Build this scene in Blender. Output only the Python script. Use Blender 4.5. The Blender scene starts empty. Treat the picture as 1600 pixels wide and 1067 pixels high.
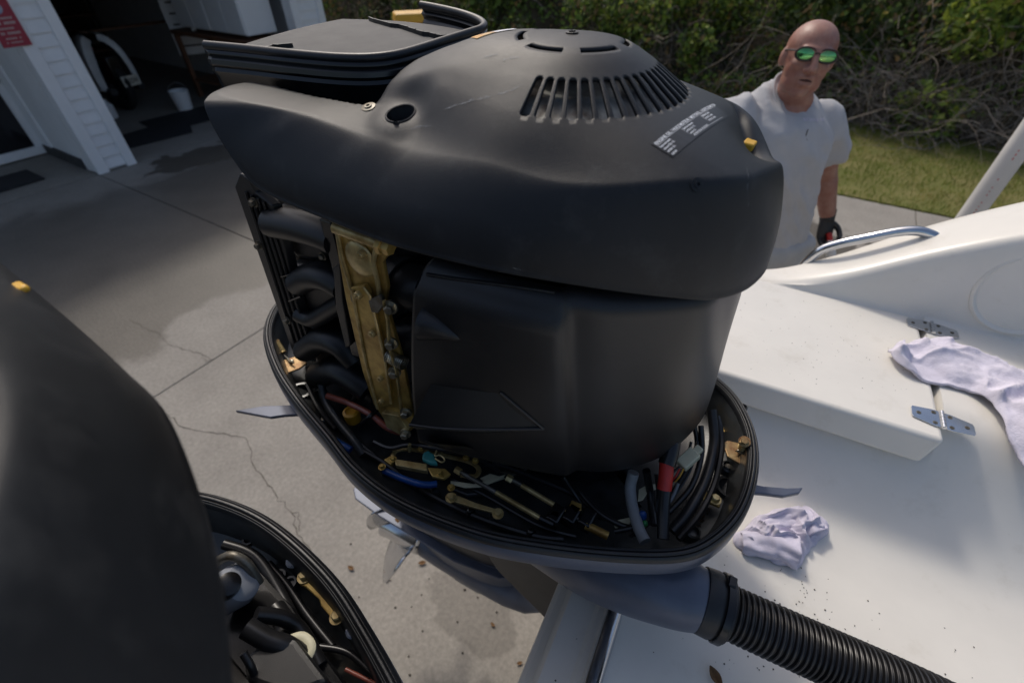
import bpy, bmesh, math, random
import numpy as np
from mathutils import Vector, Matrix, noise
from mathutils.bvhtree import BVHTree
R = math.radians
rnd = random.Random(7)
sc = bpy.context.scene
COL = sc.collection

# ---------------------------------------------------------------- camera, sky, sun, exposure
FPX = 723.0; PITCH = R(41.9); CAMZ = 2.05
cd = bpy.data.cameras.new('camera'); cam = bpy.data.objects.new('camera', cd); COL.objects.link(cam)
cam.location = (0, 0, CAMZ); cam.rotation_euler = (R(90) - PITCH, 0, 0)
cd.sensor_width = 36; cd.lens = 36 * FPX / 1600; cd.clip_start = .01; cd.clip_end = 200
cd.dof.use_dof = True; cd.dof.focus_distance = .62; cd.dof.aperture_fstop = 4.0
sc.camera = cam
SUN_EL = R(48); SUN_AZ = R(110)            # azimuth measured from +X, counter-clockwise
w = bpy.data.worlds.new('World'); sc.world = w; w.use_nodes = True
nt = w.node_tree; bg = nt.nodes['Background']
sky = nt.nodes.new('ShaderNodeTexSky'); sky.sky_type = 'NISHITA'; sky.sun_disc = False
sky.sun_elevation = SUN_EL; sky.sun_rotation = R(90) - SUN_AZ
sky.air_density = 1.0; sky.dust_density = 4.0; sky.ozone_density = 1.0
nt.links.new(sky.outputs[0], bg.inputs[0]); bg.inputs[1].default_value = .15
sl = bpy.data.lights.new('sun', 'SUN'); sl.energy = 1.75; sl.angle = R(7); sl.color = (1, .94, .85)
so = bpy.data.objects.new('sun', sl); COL.objects.link(so); so.location = (-3, 9, 10)
so.rotation_euler = Vector((math.cos(SUN_EL) * math.cos(SUN_AZ), math.cos(SUN_EL) * math.sin(SUN_AZ), math.sin(SUN_EL))).to_track_quat('Z', 'Y').to_euler()
vs_ = sc.view_settings; vs_.view_transform = 'Standard'; vs_.look = 'None'; vs_.exposure = -.2; vs_.gamma = 1; vs_.use_curve_mapping = False

# ---------------------------------------------------------------- measuring: picture point -> place on a known plane
CP, SP = math.cos(PITCH), math.sin(PITCH); CAM = np.array([0, 0, CAMZ])
def ray(x, y):
    u = (x - 800) / FPX; v = (533.5 - y) / FPX
    return np.array([u, CP + SP * v, -SP + CP * v])
def onz(x, y, z):
    r = ray(x, y); return CAM + r * ((z - CAMZ) / r[2])
def ony(x, y, Y):
    r = ray(x, y); return CAM + r * (Y / r[1])
class Frame:                                  # a local frame turned about z
    def __init__(s, loc, ang):
        s.o = np.array(loc, float); s.ang = ang
        s.A = np.array([math.cos(ang), math.sin(ang), 0]); s.B = np.array([-math.sin(ang), math.cos(ang), 0])
        s.c = s.loc(CAM)
    def loc(s, p):
        d = np.array(p, float) - s.o; return np.array([d @ s.A, d @ s.B, d[2]])
    def world(s, p): return s.o + s.A * p[0] + s.B * p[1] + np.array([0, 0, p[2]])
    def r(s, x, y):
        r = ray(x, y); return np.array([r @ s.A, r @ s.B, r[2]])
    def b(s, x, y, b): r = s.r(x, y); return s.c + r * ((b - s.c[1]) / r[1])
    def a(s, x, y, a): r = s.r(x, y); return s.c + r * ((a - s.c[0]) / r[0])
    def z(s, x, y, z): r = s.r(x, y); return s.c + r * ((z - s.c[2]) / r[2])

# ---------------------------------------------------------------- materials
def mat(name, col, rough=.5, metal=0, var=0, vscale=20, bump=0, bscale=200, col2=None, spec=.5, rvar=0, coat=0, detail=4):
    m = bpy.data.materials.new(name); m.use_nodes = True; n = m.node_tree; p = n.nodes['Principled BSDF']
    p.inputs['Base Color'].default_value = (*col, 1); p.inputs['Roughness'].default_value = rough
    p.inputs['Metallic'].default_value = metal; p.inputs['Specular IOR Level'].default_value = spec
    if coat: p.inputs['Coat Weight'].default_value = coat; p.inputs['Coat Roughness'].default_value = .1
    tc = n.nodes.new('ShaderNodeTexCoord')
    if var or col2:
        no = n.nodes.new('ShaderNodeTexNoise'); no.inputs['Scale'].default_value = vscale; no.inputs['Detail'].default_value = detail; no.inputs['Roughness'].default_value = .6
        n.links.new(tc.outputs['Object'], no.inputs['Vector'])
        rp = n.nodes.new('ShaderNodeValToRGB'); rp.color_ramp.elements[0].position = .32; rp.color_ramp.elements[1].position = .68
        c2 = col2 if col2 else tuple(min(1, c * (1 + var)) for c in col)
        c1 = col if col2 else tuple(c * (1 - var) for c in col)
        rp.color_ramp.elements[0].color = (*c1, 1); rp.color_ramp.elements[1].color = (*c2, 1)
        n.links.new(no.outputs[0], rp.inputs[0]); n.links.new(rp.outputs[0], p.inputs['Base Color'])
        if rvar:
            mr = n.nodes.new('ShaderNodeMapRange'); mr.inputs[3].default_value = max(0.02, rough - rvar); mr.inputs[4].default_value = min(1, rough + rvar)
            n.links.new(no.outputs[0], mr.inputs[0]); n.links.new(mr.outputs[0], p.inputs['Roughness'])
    if bump:
        nb = n.nodes.new('ShaderNodeTexNoise'); nb.inputs['Scale'].default_value = bscale; nb.inputs['Detail'].default_value = 3
        n.links.new(tc.outputs['Object'], nb.inputs['Vector'])
        bp = n.nodes.new('ShaderNodeBump'); bp.inputs['Strength'].default_value = bump; bp.inputs['Distance'].default_value = .001 if bscale > 90 else .006
        n.links.new(nb.outputs[0], bp.inputs['Height']); n.links.new(bp.outputs[0], p.inputs['Normal'])
    return m
M = {}
M['cover'] = mat('cover_plastic', (.0115, .013, .0155), .44, var=.3, vscale=7, bump=.35, bscale=1500, rvar=.09, spec=.34)
M['plastic'] = mat('black_plastic', (.013, .013, .014), .36, var=.2, vscale=15, bump=.25, bscale=1400)
M['gloss'] = mat('black_gloss', (.006, .006, .007), .25, var=.3, vscale=25)
M['darkgloss'] = mat('oily_black', (.007, .007, .008), .42, var=.3, vscale=25)
M['rubber'] = mat('seal_rubber', (.009, .010, .012), .42, var=.4, vscale=60, bump=.2, bscale=500)
M['pan'] = mat('pan_inside', (.028, .031, .033), .34, var=.5, vscale=30, bump=.15, bscale=300, rvar=.12)
M['greyblue'] = mat('motor_grey_paint', (.095, .110, .150), .36, metal=.25, var=.15, vscale=14, bump=.05, bscale=900, rvar=.08)
M['darkgrey'] = mat('dark_casting', (.022, .024, .027), .45, var=.3, vscale=20)
M['brass'] = mat('gold_zinc', (.60, .42, .12), .34, metal=.5, col2=(.27, .155, .04), vscale=35, rvar=.12)
M['brass2'] = mat('gold_zinc_pale', (.62, .50, .24), .34, metal=.5, col2=(.30, .20, .07), vscale=45, rvar=.1)
M['rust'] = mat('rusty_zinc', (.45, .33, .16), .5, metal=.5, col2=(.16, .06, .02), vscale=60)
M['bolt'] = mat('zinc_bolt', (.45, .42, .33), .32, metal=.9, var=.25, vscale=80)
M['steel'] = mat('stainless', (.62, .63, .65), .14, metal=1, var=.06, vscale=30)
M['castalu'] = mat('cast_alloy', (.20, .195, .175), .45, metal=.6, col2=(.09, .07, .04), vscale=50)
M['flywheel'] = mat('flywheel_alloy', (.42, .44, .42), .42, metal=.5, col2=(.05, .03, .02), vscale=32)
M['gel'] = mat('white_gelcoat', (.77, .74, .675), .32, var=.035, vscale=6, bump=.03, bscale=40, rvar=.06)
M['hose'] = mat('hose_black', (.012, .012, .013), .33, var=.3, vscale=30)
M['yellow'] = mat('yellow_plastic', (.75, .42, .03), .42, var=.1, vscale=40)
M['orange'] = mat('orange_cap', (.62, .30, .02), .45, var=.15, vscale=60)
M['blue'] = mat('blue_hose', (.01, .06, .24), .35, var=.2, vscale=40)
M['teal'] = mat('teal_clip', (.03, .22, .21), .5, var=.2, vscale=60)
M['red'] = mat('red_boot', (.45, .02, .015), .45, var=.15, vscale=60)
M['redtube'] = mat('red_tube', (.22, .06, .04), .25, var=.3, vscale=60)
M['greytube'] = mat('grey_conduit', (.22, .23, .24), .5, var=.1, vscale=40)
M['cream'] = mat('cream_plug', (.55, .52, .36), .5, var=.1, vscale=80)
M['printwhite'] = mat('print_white', (.80, .82, .84), .5, var=.1, vscale=300)
M['printblack'] = mat('label_black', (.0125, .014, .0165), .44, var=.2, vscale=100)
M['scuff'] = mat('pale_scuff', (.30, .31, .32), .7, var=.3, vscale=150)
def see_through(m, scale, lo, hi, amt):        # worn print: patchy cover over what lies beneath
    t = m.node_tree; p = t.nodes['Principled BSDF']; n = t.nodes.new('ShaderNodeTexNoise'); n.inputs['Scale'].default_value = scale; n.inputs['Detail'].default_value = 5; tc = t.nodes.new('ShaderNodeTexCoord'); t.links.new(tc.outputs['Object'], n.inputs['Vector'])
    r = t.nodes.new('ShaderNodeMapRange'); r.inputs[1].default_value = lo; r.inputs[2].default_value = hi; r.inputs[4].default_value = amt; t.links.new(n.outputs[0], r.inputs[0]); t.links.new(r.outputs[0], p.inputs['Alpha'])
see_through(M['scuff'], 260, .38, .68, .55)
M['filter'] = mat('oil_filter_paint', (.30, .32, .36), .25, var=.05, vscale=20)
M['towel'] = mat('terry_towel', (.66, .63, .72), .95, var=.10, vscale=35, bump=.9, bscale=260, spec=.1)
M['rag'] = mat('cotton_rag', (.62, .59, .70), .9, var=.10, vscale=25, bump=.4, bscale=300, spec=.1)
M['pvc'] = mat('pvc_white', (.66, .65, .63), .4, var=.06, vscale=8)

def weathered(m, scale, col, lo, hi, amt):    # faint uneven grime over a base colour
    t = m.node_tree; p = t.nodes['Principled BSDF']; src = p.inputs['Base Color'].links[0].from_socket; tc = t.nodes.new('ShaderNodeTexCoord'); n = t.nodes.new('ShaderNodeTexNoise'); n.inputs['Scale'].default_value = scale; n.inputs['Detail'].default_value = 7; n.inputs['Roughness'].default_value = .72
    t.links.new(tc.outputs['Object'], n.inputs['Vector']); r = t.nodes.new('ShaderNodeMapRange'); r.inputs[1].default_value = lo; r.inputs[2].default_value = hi; r.inputs[4].default_value = amt; t.links.new(n.outputs[0], r.inputs[0])
    mx = t.nodes.new('ShaderNodeMixRGB'); t.links.new(r.outputs[0], mx.inputs[0]); t.links.new(src, mx.inputs[1]); mx.inputs[2].default_value = (*col, 1); t.links.new(mx.outputs[0], p.inputs['Base Color'])
weathered(M['gel'], 9, (.50, .45, .36), .55, .80, .45); weathered(M['gel'], 70, (.35, .32, .27), .66, .8, .35)
weathered(M['cover'], 26, (.055, .056, .058), .52, .78, .45); weathered(M['cover'], 180, (.09, .09, .09), .66, .76, .35)
weathered(M['plastic'], 40, (.03, .029, .027), .55, .8, .4); weathered(M['pan'], 22, (.07, .055, .03), .52, .75, .6)

# ---------------------------------------------------------------- mesh building
def V(p): return Vector((float(p[0]), float(p[1]), float(p[2])))
class MB:
    def __init__(s): s.v = []; s.f = []; s.mi = []; s.cm = 0
    def add(s, vs, fs):
        o = len(s.v); s.v += [tuple(map(float, p)) for p in vs]; s.f += [tuple(i + o for i in f) for f in fs]; s.mi += [s.cm] * len(fs); return s
    def box(s, c, d, rot=None, taper=1):
        x, y, z = d[0] / 2, d[1] / 2, d[2] / 2; t = taper
        ps = [(-x, -y, -z), (x, -y, -z), (x, y, -z), (-x, y, -z), (-x * t, -y * t, z), (x * t, -y * t, z), (x * t, y * t, z), (-x * t, y * t, z)]
        if rot is not None: ps = [rot @ Vector(p) for p in ps]
        ps = [(p[0] + c[0], p[1] + c[1], p[2] + c[2]) for p in ps]
        return s.add(ps, [(0, 3, 2, 1), (4, 5, 6, 7), (0, 1, 5, 4), (1, 2, 6, 5), (2, 3, 7, 6), (3, 0, 4, 7)])
    def loft(s, rings, close=True, cap0=False, cap1=False):
        n = len(rings[0]); vs = [p for r in rings for p in r]; fs = []
        for i in range(len(rings) - 1):
            for j in range(n if close else n - 1):
                k = (j + 1) % n; fs.append((i * n + j, i * n + k, (i + 1) * n + k, (i + 1) * n + j))
        if cap0: fs.append(tuple(range(n - 1, -1, -1)))
        if cap1: fs.append(tuple((len(rings) - 1) * n + j for j in range(n)))
        return s.add(vs, fs)
    def tube(s, path, r, seg=10, caps=True, flat=None):
        P = [V(p) for p in path]; n = len(P); rings = []; up = None
        for i, p in enumerate(P):
            t = (P[min(i + 1, n - 1)] - P[max(i - 1, 0)]).normalized()
            if up is None:
                up = Vector((0, 0, 1)) if abs(t.z) < .9 else Vector((1, 0, 0))
            x = (up - t * up.dot(t)).normalized(); up = x; y = t.cross(x)
            rr = r[i] if isinstance(r, (list, tuple)) else r
            ry = rr * (flat if flat else 1)
            rings.append([p + x * (math.cos(2 * math.pi * k / seg) * ry) + y * (math.sin(2 * math.pi * k / seg) * rr) for k in range(seg)])
        return s.loft(rings, True, caps, caps)
    def prism(s, poly, vec):
        n = len(poly); v = np.array(vec, float); top = [np.array(p, float) + v for p in poly]
        fs = [tuple(range(n)), tuple(range(2 * n - 1, n - 1, -1))] + [(i, i + n, (i + 1) % n + n, (i + 1) % n) for i in range(n)]
        return s.add([tuple(p) for p in poly] + [tuple(p) for p in top], fs)
    def lathe(s, o, ax, prof, seg=20, caps=True):
        o = V(o); ax = V(ax).normalized(); u = ax.orthogonal().normalized(); w = ax.cross(u)
        rings = [[o + ax * h + (u * math.cos(2 * math.pi * k / seg) + w * math.sin(2 * math.pi * k / seg)) * max(r, 1e-5) for k in range(seg)] for r, h in prof]
        return s.loft(rings, True, caps, caps)
    def hexbolt(s, o, ax, r, h):
        s.lathe(o, ax, [(r * 1.45, 0), (r * 1.45, h * .25)], 14); return s.lathe(V(o) + V(ax).normalized() * h * .24, ax, [(r, 0), (r, h * .6), (r * .8, h * .76)], 6)
    def ball(s, c, rad, seg=14, rings=9):
        rx, ry, rz = (rad, rad, rad) if not isinstance(rad, (tuple, list)) else rad
        return s.loft([[(c[0] + rx * math.sin(t) * math.cos(2 * math.pi * k / seg), c[1] + ry * math.sin(t) * math.sin(2 * math.pi * k / seg), c[2] - rz * math.cos(t)) for k in range(seg)] for t in [max(.02, min(math.pi - .02, math.pi * i / rings)) for i in range(rings + 1)]], True, True, True)
    def grid(s, P):                           # P[i][j] points
        n = len(P[0]); return s.add([p for r in P for p in r], [(i * n + j, i * n + j + 1, (i + 1) * n + j + 1, (i + 1) * n + j) for i in range(len(P) - 1) for j in range(n - 1)])
    def mesh(s, name):
        me = bpy.data.meshes.new(name); me.from_pydata(s.v, [], s.f); me.update(); return me
    def build(s, name, m, parent=None, smooth=True, ang=38, bevel=0, solid=0, sub=0, fixn=True, loc=None, weld=False):
        me = s.mesh(name)
        if fixn or weld:
            bm = bmesh.new(); bm.from_mesh(me)
            if weld: bmesh.ops.remove_doubles(bm, verts=bm.verts, dist=1e-5)
            if fixn: bmesh.ops.recalc_face_normals(bm, faces=bm.faces)
            bm.to_mesh(me); bm.free()
        for k in (m if isinstance(m, (list, tuple)) else [m]): me.materials.append(M[k] if isinstance(k, str) else k)
        if isinstance(m, (list, tuple)) and len(m) > 1: me.polygons.foreach_set('material_index', s.mi)
        if smooth: me.shade_smooth(); me.set_sharp_from_angle(angle=R(ang))
        o = bpy.data.objects.new(name, me); COL.objects.link(o)
        if parent: o.parent = parent
        if loc is not None: o.location = loc
        if sub: mm = o.modifiers.new('subd', 'SUBSURF'); mm.levels = sub; mm.render_levels = sub
        if solid: mm = o.modifiers.new('solid', 'SOLIDIFY'); mm.thickness = solid; mm.offset = -1
        if bevel: mm = o.modifiers.new('bevel', 'BEVEL'); mm.width = bevel; mm.segments = 2; mm.limit_method = 'ANGLE'; mm.angle_limit = R(40)
        return o
def tag(o, label, cat, group=None, kind=None):
    if label: o['label'] = label
    if cat: o['category'] = cat
    if group: o['group'] = group
    if kind: o['kind'] = kind
    return o
def empty(name, loc=(0, 0, 0), rz=0):
    o = bpy.data.objects.new(name, None); COL.objects.link(o); o.location = tuple(map(float, loc)); o.rotation_euler = (0, 0, rz); o.empty_display_size = .1; return o
def struct(o): o['kind'] = 'structure'; return o
def spline(pts, n, closed=False):             # Catmull-Rom through points
    P = np.array(pts, float); m = len(P); out = []
    segs = m if closed else m - 1
    for k in range(n if closed else n):
        t = k / n * segs if closed else k / (n - 1) * segs
        i = min(int(t), segs - 1); f = t - i
        g = (lambda q: P[q % m]) if closed else (lambda q: P[max(0, min(m - 1, q))])
        p0, p1, p2, p3 = g(i - 1), g(i), g(i + 1), g(i + 2)
        out.append(.5 * ((2 * p1) + (-p0 + p2) * f + (2 * p0 - 5 * p1 + 4 * p2 - p3) * f * f + (-p0 + 3 * p1 - 3 * p2 + p3) * f ** 3))
    return np.array(out)
def sstep(x, a, b):
    t = min(1, max(0, (x - a) / (b - a))); return t * t * (3 - 2 * t)
TMP = bpy.data.scenes.new('scratch')
def evaluate(o):
    TMP.collection.objects.link(o); vl = TMP.view_layers[0]; vl.update(); dg = vl.depsgraph
    me = bpy.data.meshes.new_from_object(o.evaluated_get(dg)); bpy.data.objects.remove(o); return me
def text_mesh(txt, size, align='LEFT'):
    c = bpy.data.curves.new('t', 'FONT'); c.body = txt; c.size = size; c.align_x = align; c.resolution_u = 2; c.offset = size * .022
    o = bpy.data.objects.new('t', c); me = evaluate(o); bpy.data.curves.remove(c)
    vs = [v.co.copy() for v in me.vertices]; fs = [tuple(p.vertices) for p in me.polygons]; bpy.data.meshes.remove(me); return vs, fs
def voxel(mb, name, m, parent, size, smooth_it=4, disp=None):
    """join overlapping volumes into one continuous skin"""
    me = mb.mesh('tmp'); bm = bmesh.new(); bm.from_mesh(me); bmesh.ops.recalc_face_normals(bm, faces=bm.faces); bm.to_mesh(me); bm.free()
    o = bpy.data.objects.new('tmp', me)
    md = o.modifiers.new('r', 'REMESH'); md.mode = 'VOXEL'; md.voxel_size = size
    if smooth_it: sm = o.modifiers.new('s', 'SMOOTH'); sm.factor = .5; sm.iterations = smooth_it
    m2 = evaluate(o); bpy.data.meshes.remove(me)
    m2.name = name
    if disp:
        nv = len(m2.vertices); co = np.empty(nv * 3); no = np.empty(nv * 3); m2.vertices.foreach_get('co', co); m2.vertices.foreach_get('normal', no); co = co.reshape(-1, 3); no = no.reshape(-1, 3)
        out = [disp(Vector(c), Vector(n)) for c, n in zip(co, no)]; m2.vertices.foreach_set('co', np.array(out).ravel()); m2.update()
    m2.materials.clear(); m2.materials.append(M[m] if isinstance(m, str) else m); m2.shade_smooth()
    r = bpy.data.objects.new(name, m2); COL.objects.link(r)
    if parent: r.parent = parent
    return r
# ---------------------------------------------------------------- the ground: driveway slabs, lawn, bank
G = Frame((-4.58, 5.05, 0), R(58))           # x along the garage front, y into the house
def concrete():
    m = mat('concrete', (.30, .278, .245), .85, var=.1, vscale=3, bump=.35, bscale=60)
    n = m.node_tree; N = n.nodes; L = n.links; p = N['Principled BSDF']; tc = [x for x in N if x.type == 'TEX_COORD'][0]
    rp = [x for x in N if x.type == 'VALTORGB'][0]
    def mth(op, a, b=None, c=None):
        q = N.new('ShaderNodeMath'); q.operation = op
        for i, v in enumerate((a, b, c)):
            if v is None: continue
            if isinstance(v, (int, float)): q.inputs[i].default_value = v
            else: L.new(v, q.inputs[i])
        return q.outputs[0]
    def noi(sc_, det=4, ro=.6):
        q = N.new('ShaderNodeTexNoise'); q.inputs['Scale'].default_value = sc_; q.inputs['Detail'].default_value = det; q.inputs['Roughness'].default_value = ro
        L.new(tc.outputs['Object'], q.inputs['Vector']); return q.outputs[0]
    sx = N.new('ShaderNodeSeparateXYZ'); L.new(tc.outputs['Object'], sx.inputs[0])
    # wet patch from the hosed-down garage apron: a wandering edge
    big = mth('SUBTRACT', noi(.9, 3, .5), .5); sm = mth('SUBTRACT', noi(3.5, 4), .5)
    e = mth('ADD', mth('ADD', sx.outputs[1], mth('MULTIPLY', big, .9)), mth('MULTIPLY', sm, .35))
    mr = N.new('ShaderNodeMapRange'); mr.interpolation_type = 'SMOOTHSTEP'; mr.inputs[1].default_value = -3.42; mr.inputs[2].default_value = -3.30; L.new(e, mr.inputs[0])
    # a second drier island near the porch
    mr2 = N.new('ShaderNodeMapRange'); mr2.interpolation_type = 'SMOOTHSTEP'; mr2.inputs[1].default_value = -.75; mr2.inputs[2].default_value = -.35; L.new(e, mr2.inputs[0])
    wet = mth('SUBTRACT', mr.outputs[0], mth('MULTIPLY', mr2.outputs[0], .75))
    # small dark spills at garage door and walkway, and a painted shadow under the motor
    def spill_shade_spot(x, y, rx, ry):
        dx = mth('DIVIDE', mth('SUBTRACT', sx.outputs[0], x), rx); dy = mth('DIVIDE', mth('SUBTRACT', sx.outputs[1], y), ry)
        d = mth('ADD', mth('ADD', mth('MULTIPLY', dx, dx), mth('MULTIPLY', dy, dy)), mth('MULTIPLY', sm, 4.0))
        q = N.new('ShaderNodeMapRange'); q.inputs[1].default_value = 1.0; q.inputs[2].default_value = .75; L.new(d, q.inputs[0]); return q.outputs[0]
    s1 = spill_shade_spot(.85, -.45, .55, .38); a1 = G.loc(onz(1262, 385, 0)); s2 = spill_shade_spot(a1[0], a1[1], .55, .45); a2 = G.loc(onz(740, 960, 0)); shade_strip = spill_shade_spot(a2[0], a2[1], .13, .2)
    spills_shade = mth('MAXIMUM', mth('MAXIMUM', s1, s2), mth('MULTIPLY', shade_strip, .5)); wet_shade_all = mth('MAXIMUM', mth('MULTIPLY', wet, .85), spills_shade)
    # fine aggregate speckle, rust blooms
    spk = N.new('ShaderNodeMapRange'); spk.inputs[1].default_value = .35; spk.inputs[2].default_value = .7; spk.inputs[3].default_value = .82; spk.inputs[4].default_value = 1.12; L.new(noi(55, 3, .7), spk.inputs[0])
    c0 = N.new('ShaderNodeMixRGB'); c0.blend_type = 'MULTIPLY'; c0.inputs[0].default_value = 1; L.new(rp.outputs[0], c0.inputs[1]); L.new(spk.outputs[0], c0.inputs[2])
    rs = N.new('ShaderNodeMapRange'); rs.inputs[1].default_value = .66; rs.inputs[2].default_value = .8; rs.inputs[4].default_value = .5; L.new(noi(1.9, 5, .7), rs.inputs[0])
    c1 = N.new('ShaderNodeMixRGB'); L.new(rs.outputs[0], c1.inputs[0]); L.new(c0.outputs[0], c1.inputs[1]); c1.inputs[2].default_value = (.26, .17, .085, 1)
    c2 = N.new('ShaderNodeMixRGB'); c2.blend_type = 'MULTIPLY'; L.new(wet_shade_all, c2.inputs[0]); L.new(c1.outputs[0], c2.inputs[1]); c2.inputs[2].default_value = (.36, .345, .32, 1)
    L.new(c2.outputs[0], p.inputs['Base Color'])
    rr = mth('SUBTRACT', .88, mth('MULTIPLY', wet_shade_all, .42)); L.new(rr, p.inputs['Roughness'])
    return m
M['concrete'] = concrete()
M['soil'] = mat('joint_soil', (.05, .042, .03), .95, var=.3, vscale=40)
M['earth'] = mat('leaf_litter_earth', (.11, .085, .055), .95, col2=(.05, .04, .022), vscale=6, bump=.8, bscale=25)
M['lawnbase'] = mat('lawn_base', (.13, .14, .03), .95, col2=(.2, .17, .06), vscale=2.5, bump=.5, bscale=60)
gnd = MB().box((0, 0, -.25), (160, 160, .3)).build('ground', 'earth', smooth=False); struct(gnd)
drv = empty('driveway', G.o, G.ang); drv['kind'] = 'structure'
MB().box((-1.9, -6, -.06), (11.5, 12.2, .08)).build('joint_bed', 'soil', drv, smooth=False)
xs = [-7.6, -3.8, 0, 3.76]; ys = [-11.5, -7.66, -3.83, 0]
for i in range(3):
    for j in range(3):
        g = .004
        MB().box(((xs[i] + xs[i + 1]) / 2, (ys[j] + ys[j + 1]) / 2, -.05), (xs[i + 1] - xs[i] - 2 * g, ys[j + 1] - ys[j] - 2 * g, .1)).build('concrete_slab', 'concrete', drv, smooth=False, bevel=.003)
MB().box((-3.8, .75, -.045), (7.59, 1.49, .1)).build('porch_slab', 'concrete', drv, smooth=False)
MB().box((1.88, 3.6, -.048), (3.75, 7.19, .1)).build('garage_slab', 'concrete', drv, smooth=False)
M['crack'] = mat('crack_dark', (.09, .08, .065), .95, var=.5, vscale=30)
def crack(pts, wd):
    P = [G.loc(onz(x, y, 0)) for x, y in pts]; Q = []
    for a, b in zip(P[:-1], P[1:]):
        k = max(2, int(np.linalg.norm(b - a) / .025))
        for t in range(k): Q.append(a + (b - a) * t / k + np.array([rnd.gauss(0, .005), rnd.gauss(0, .005), 0]))
    Q.append(P[-1]); m = MB(); L = []; Rr = []
    for i, q in enumerate(Q):
        d = Q[min(i + 1, len(Q) - 1)] - Q[max(0, i - 1)]; d = d / (np.linalg.norm(d) + 1e-9); nrm = np.array([-d[1], d[0], 0]); ww = wd * (.35 + 1.1 * rnd.random())
        L.append(q + nrm * ww / 2 + [0, 0, .0012]); Rr.append(q - nrm * ww / 2 + [0, 0, .0012])
    m.grid([L, Rr]); m.build('crack', 'crack', drv, smooth=False)
crack([(203, 500), (225, 512), (250, 521), (262, 538), (298, 548), (322, 557), (333, 563)], .0038)
crack([(232, 626), (255, 640), (270, 655), (277, 664), (300, 672), (383, 684), (390, 702), (394, 725), (405, 742), (425, 762), (437, 781), (457, 803), (464, 832), (486, 860)], .0042)
crack([(457, 803), (466, 800), (468, 830)], .003)
crack([(313, 556), (322, 566), (330, 562)], .003)
lw = MB().box((22, -4, -.055), (36.4, 60, .11)).build('lawn', 'lawnbase', smooth=False, loc=G.o); lw.rotation_euler.z = G.ang; struct(lw)

# bank behind the lawn
def bank_z(x, y):
    e = 6.75 + .35 * math.sin(y * .9) + .2 * math.sin(y * 2.3 + 1); d = max(0, x - e)
    return .02 + 5.5 * (1 - math.exp(-d * .42)) * (1 if d > 0 else 0) * (.85 + .18 * math.sin(y * .7 + 2))
P = [[(x, y, bank_z(x, y) + (.12 * noise.noise((x * 1.3, y * 1.3, 0)) if x > 6.8 else -.05)) for y in np.arange(-26, 22, .5)] for x in [6.3, 6.6, 6.8, 7, 7.3, 7.7, 8.2, 8.8, 9.5, 10.5, 12, 14, 18, 24]]
bk = MB().grid(P).build('bank', 'earth', loc=G.o); bk.rotation_euler.z = G.ang; struct(bk)

# grass
M['grassA'] = mat('grass_green', (.14, .20, .028), .8, var=.3, vscale=3); M['grassB'] = mat('grass_yellow', (.30, .26, .07), .85, var=.3, vscale=3); M['grassC'] = mat('grass_mid', (.20, .24, .04), .8, var=.3, vscale=3)
gm = MB()
for k in range(60000):
    x = 3.74 + abs(rnd.random()) * 3.2; y = rnd.uniform(-13.5, -3.2)
    pt = noise.noise((x * .9, y * .9, 3)) * 1.6; pt2 = noise.noise((x * 3.1, y * 3.1, 8))
    if pt2 < -.45 and rnd.random() < .6: continue
    h = (.018 + .028 * rnd.random()) * (1.15 + .6 * pt2); a = rnd.random() * 6.3; wv = .0035; ln = h * rnd.uniform(.2, .9)
    c, s_ = math.cos(a), math.sin(a); b = rnd.random() * 6.3
    gm.cm = 1 if rnd.random() < .16 + .3 * pt else (2 if rnd.random() < .5 else 0)
    gm.add([(x - c * wv, y - s_ * wv, 0), (x + c * wv, y + s_ * wv, 0), (x + ln * math.cos(b), y + ln * math.sin(b), h)], [(0, 1, 2)])
go = gm.build('grass', ['grassA', 'grassB', 'grassC'], smooth=False, fixn=False, loc=G.o); go.rotation_euler.z = G.ang
tag(go, 'short patchy green and straw coloured grass beside the driveway', 'grass', kind='stuff')

# thicket
M['leafA'] = mat('vine_leaf', (.15, .235, .035), .6, var=.35, vscale=2); M['leafB'] = mat('vine_leaf_light', (.32, .39, .06), .6, var=.3, vscale=2); M['leafC'] = mat('dark_leaf', (.06, .095, .022), .6, var=.35, vscale=2)
M['leafD'] = mat('dry_leaf', (.32, .215, .095), .8, var=.4, vscale=3); M['twig'] = mat('dead_twig', (.30, .26, .22), .9, col2=(.16, .125, .095), vscale=9); M['leafY'] = mat('yellow_leaf', (.35, .27, .04), .7, var=.2, vscale=3)
for k in ('leafA', 'leafB', 'leafC', 'leafD', 'leafY', 'grassA', 'grassB', 'grassC'):      # thin leaves let light through
    t_ = M[k].node_tree; p_ = t_.nodes['Principled BSDF']; tr = t_.nodes.new('ShaderNodeBsdfTranslucent'); mx = t_.nodes.new('ShaderNodeMixShader'); mx.inputs[0].default_value = .4
    src = p_.inputs['Base Color'].links[0].from_socket; t_.links.new(src, tr.inputs[0]); t_.links.new(p_.outputs[0], mx.inputs[1]); t_.links.new(tr.outputs[0], mx.inputs[2]); t_.links.new(mx.outputs[0], t_.nodes['Material Output'].inputs[0])
def leaf(m, p, s, r):
    n = Vector((r.gauss(-.55, .6), r.gauss(0, .6), r.gauss(.5, .5))).normalized(); u = n.orthogonal().normalized(); u = Matrix.Rotation(r.random() * 6.3, 3, n) @ u; v = n.cross(u); p = Vector(p); w_ = s * r.uniform(.55, .8)
    m.add([p - u * s * .5, p + v * w_ * .45 + n * s * .06, p + u * s * .5 - n * s * .05, p - v * w_ * .45 + n * s * .06], [(0, 1, 2, 3)])
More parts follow.
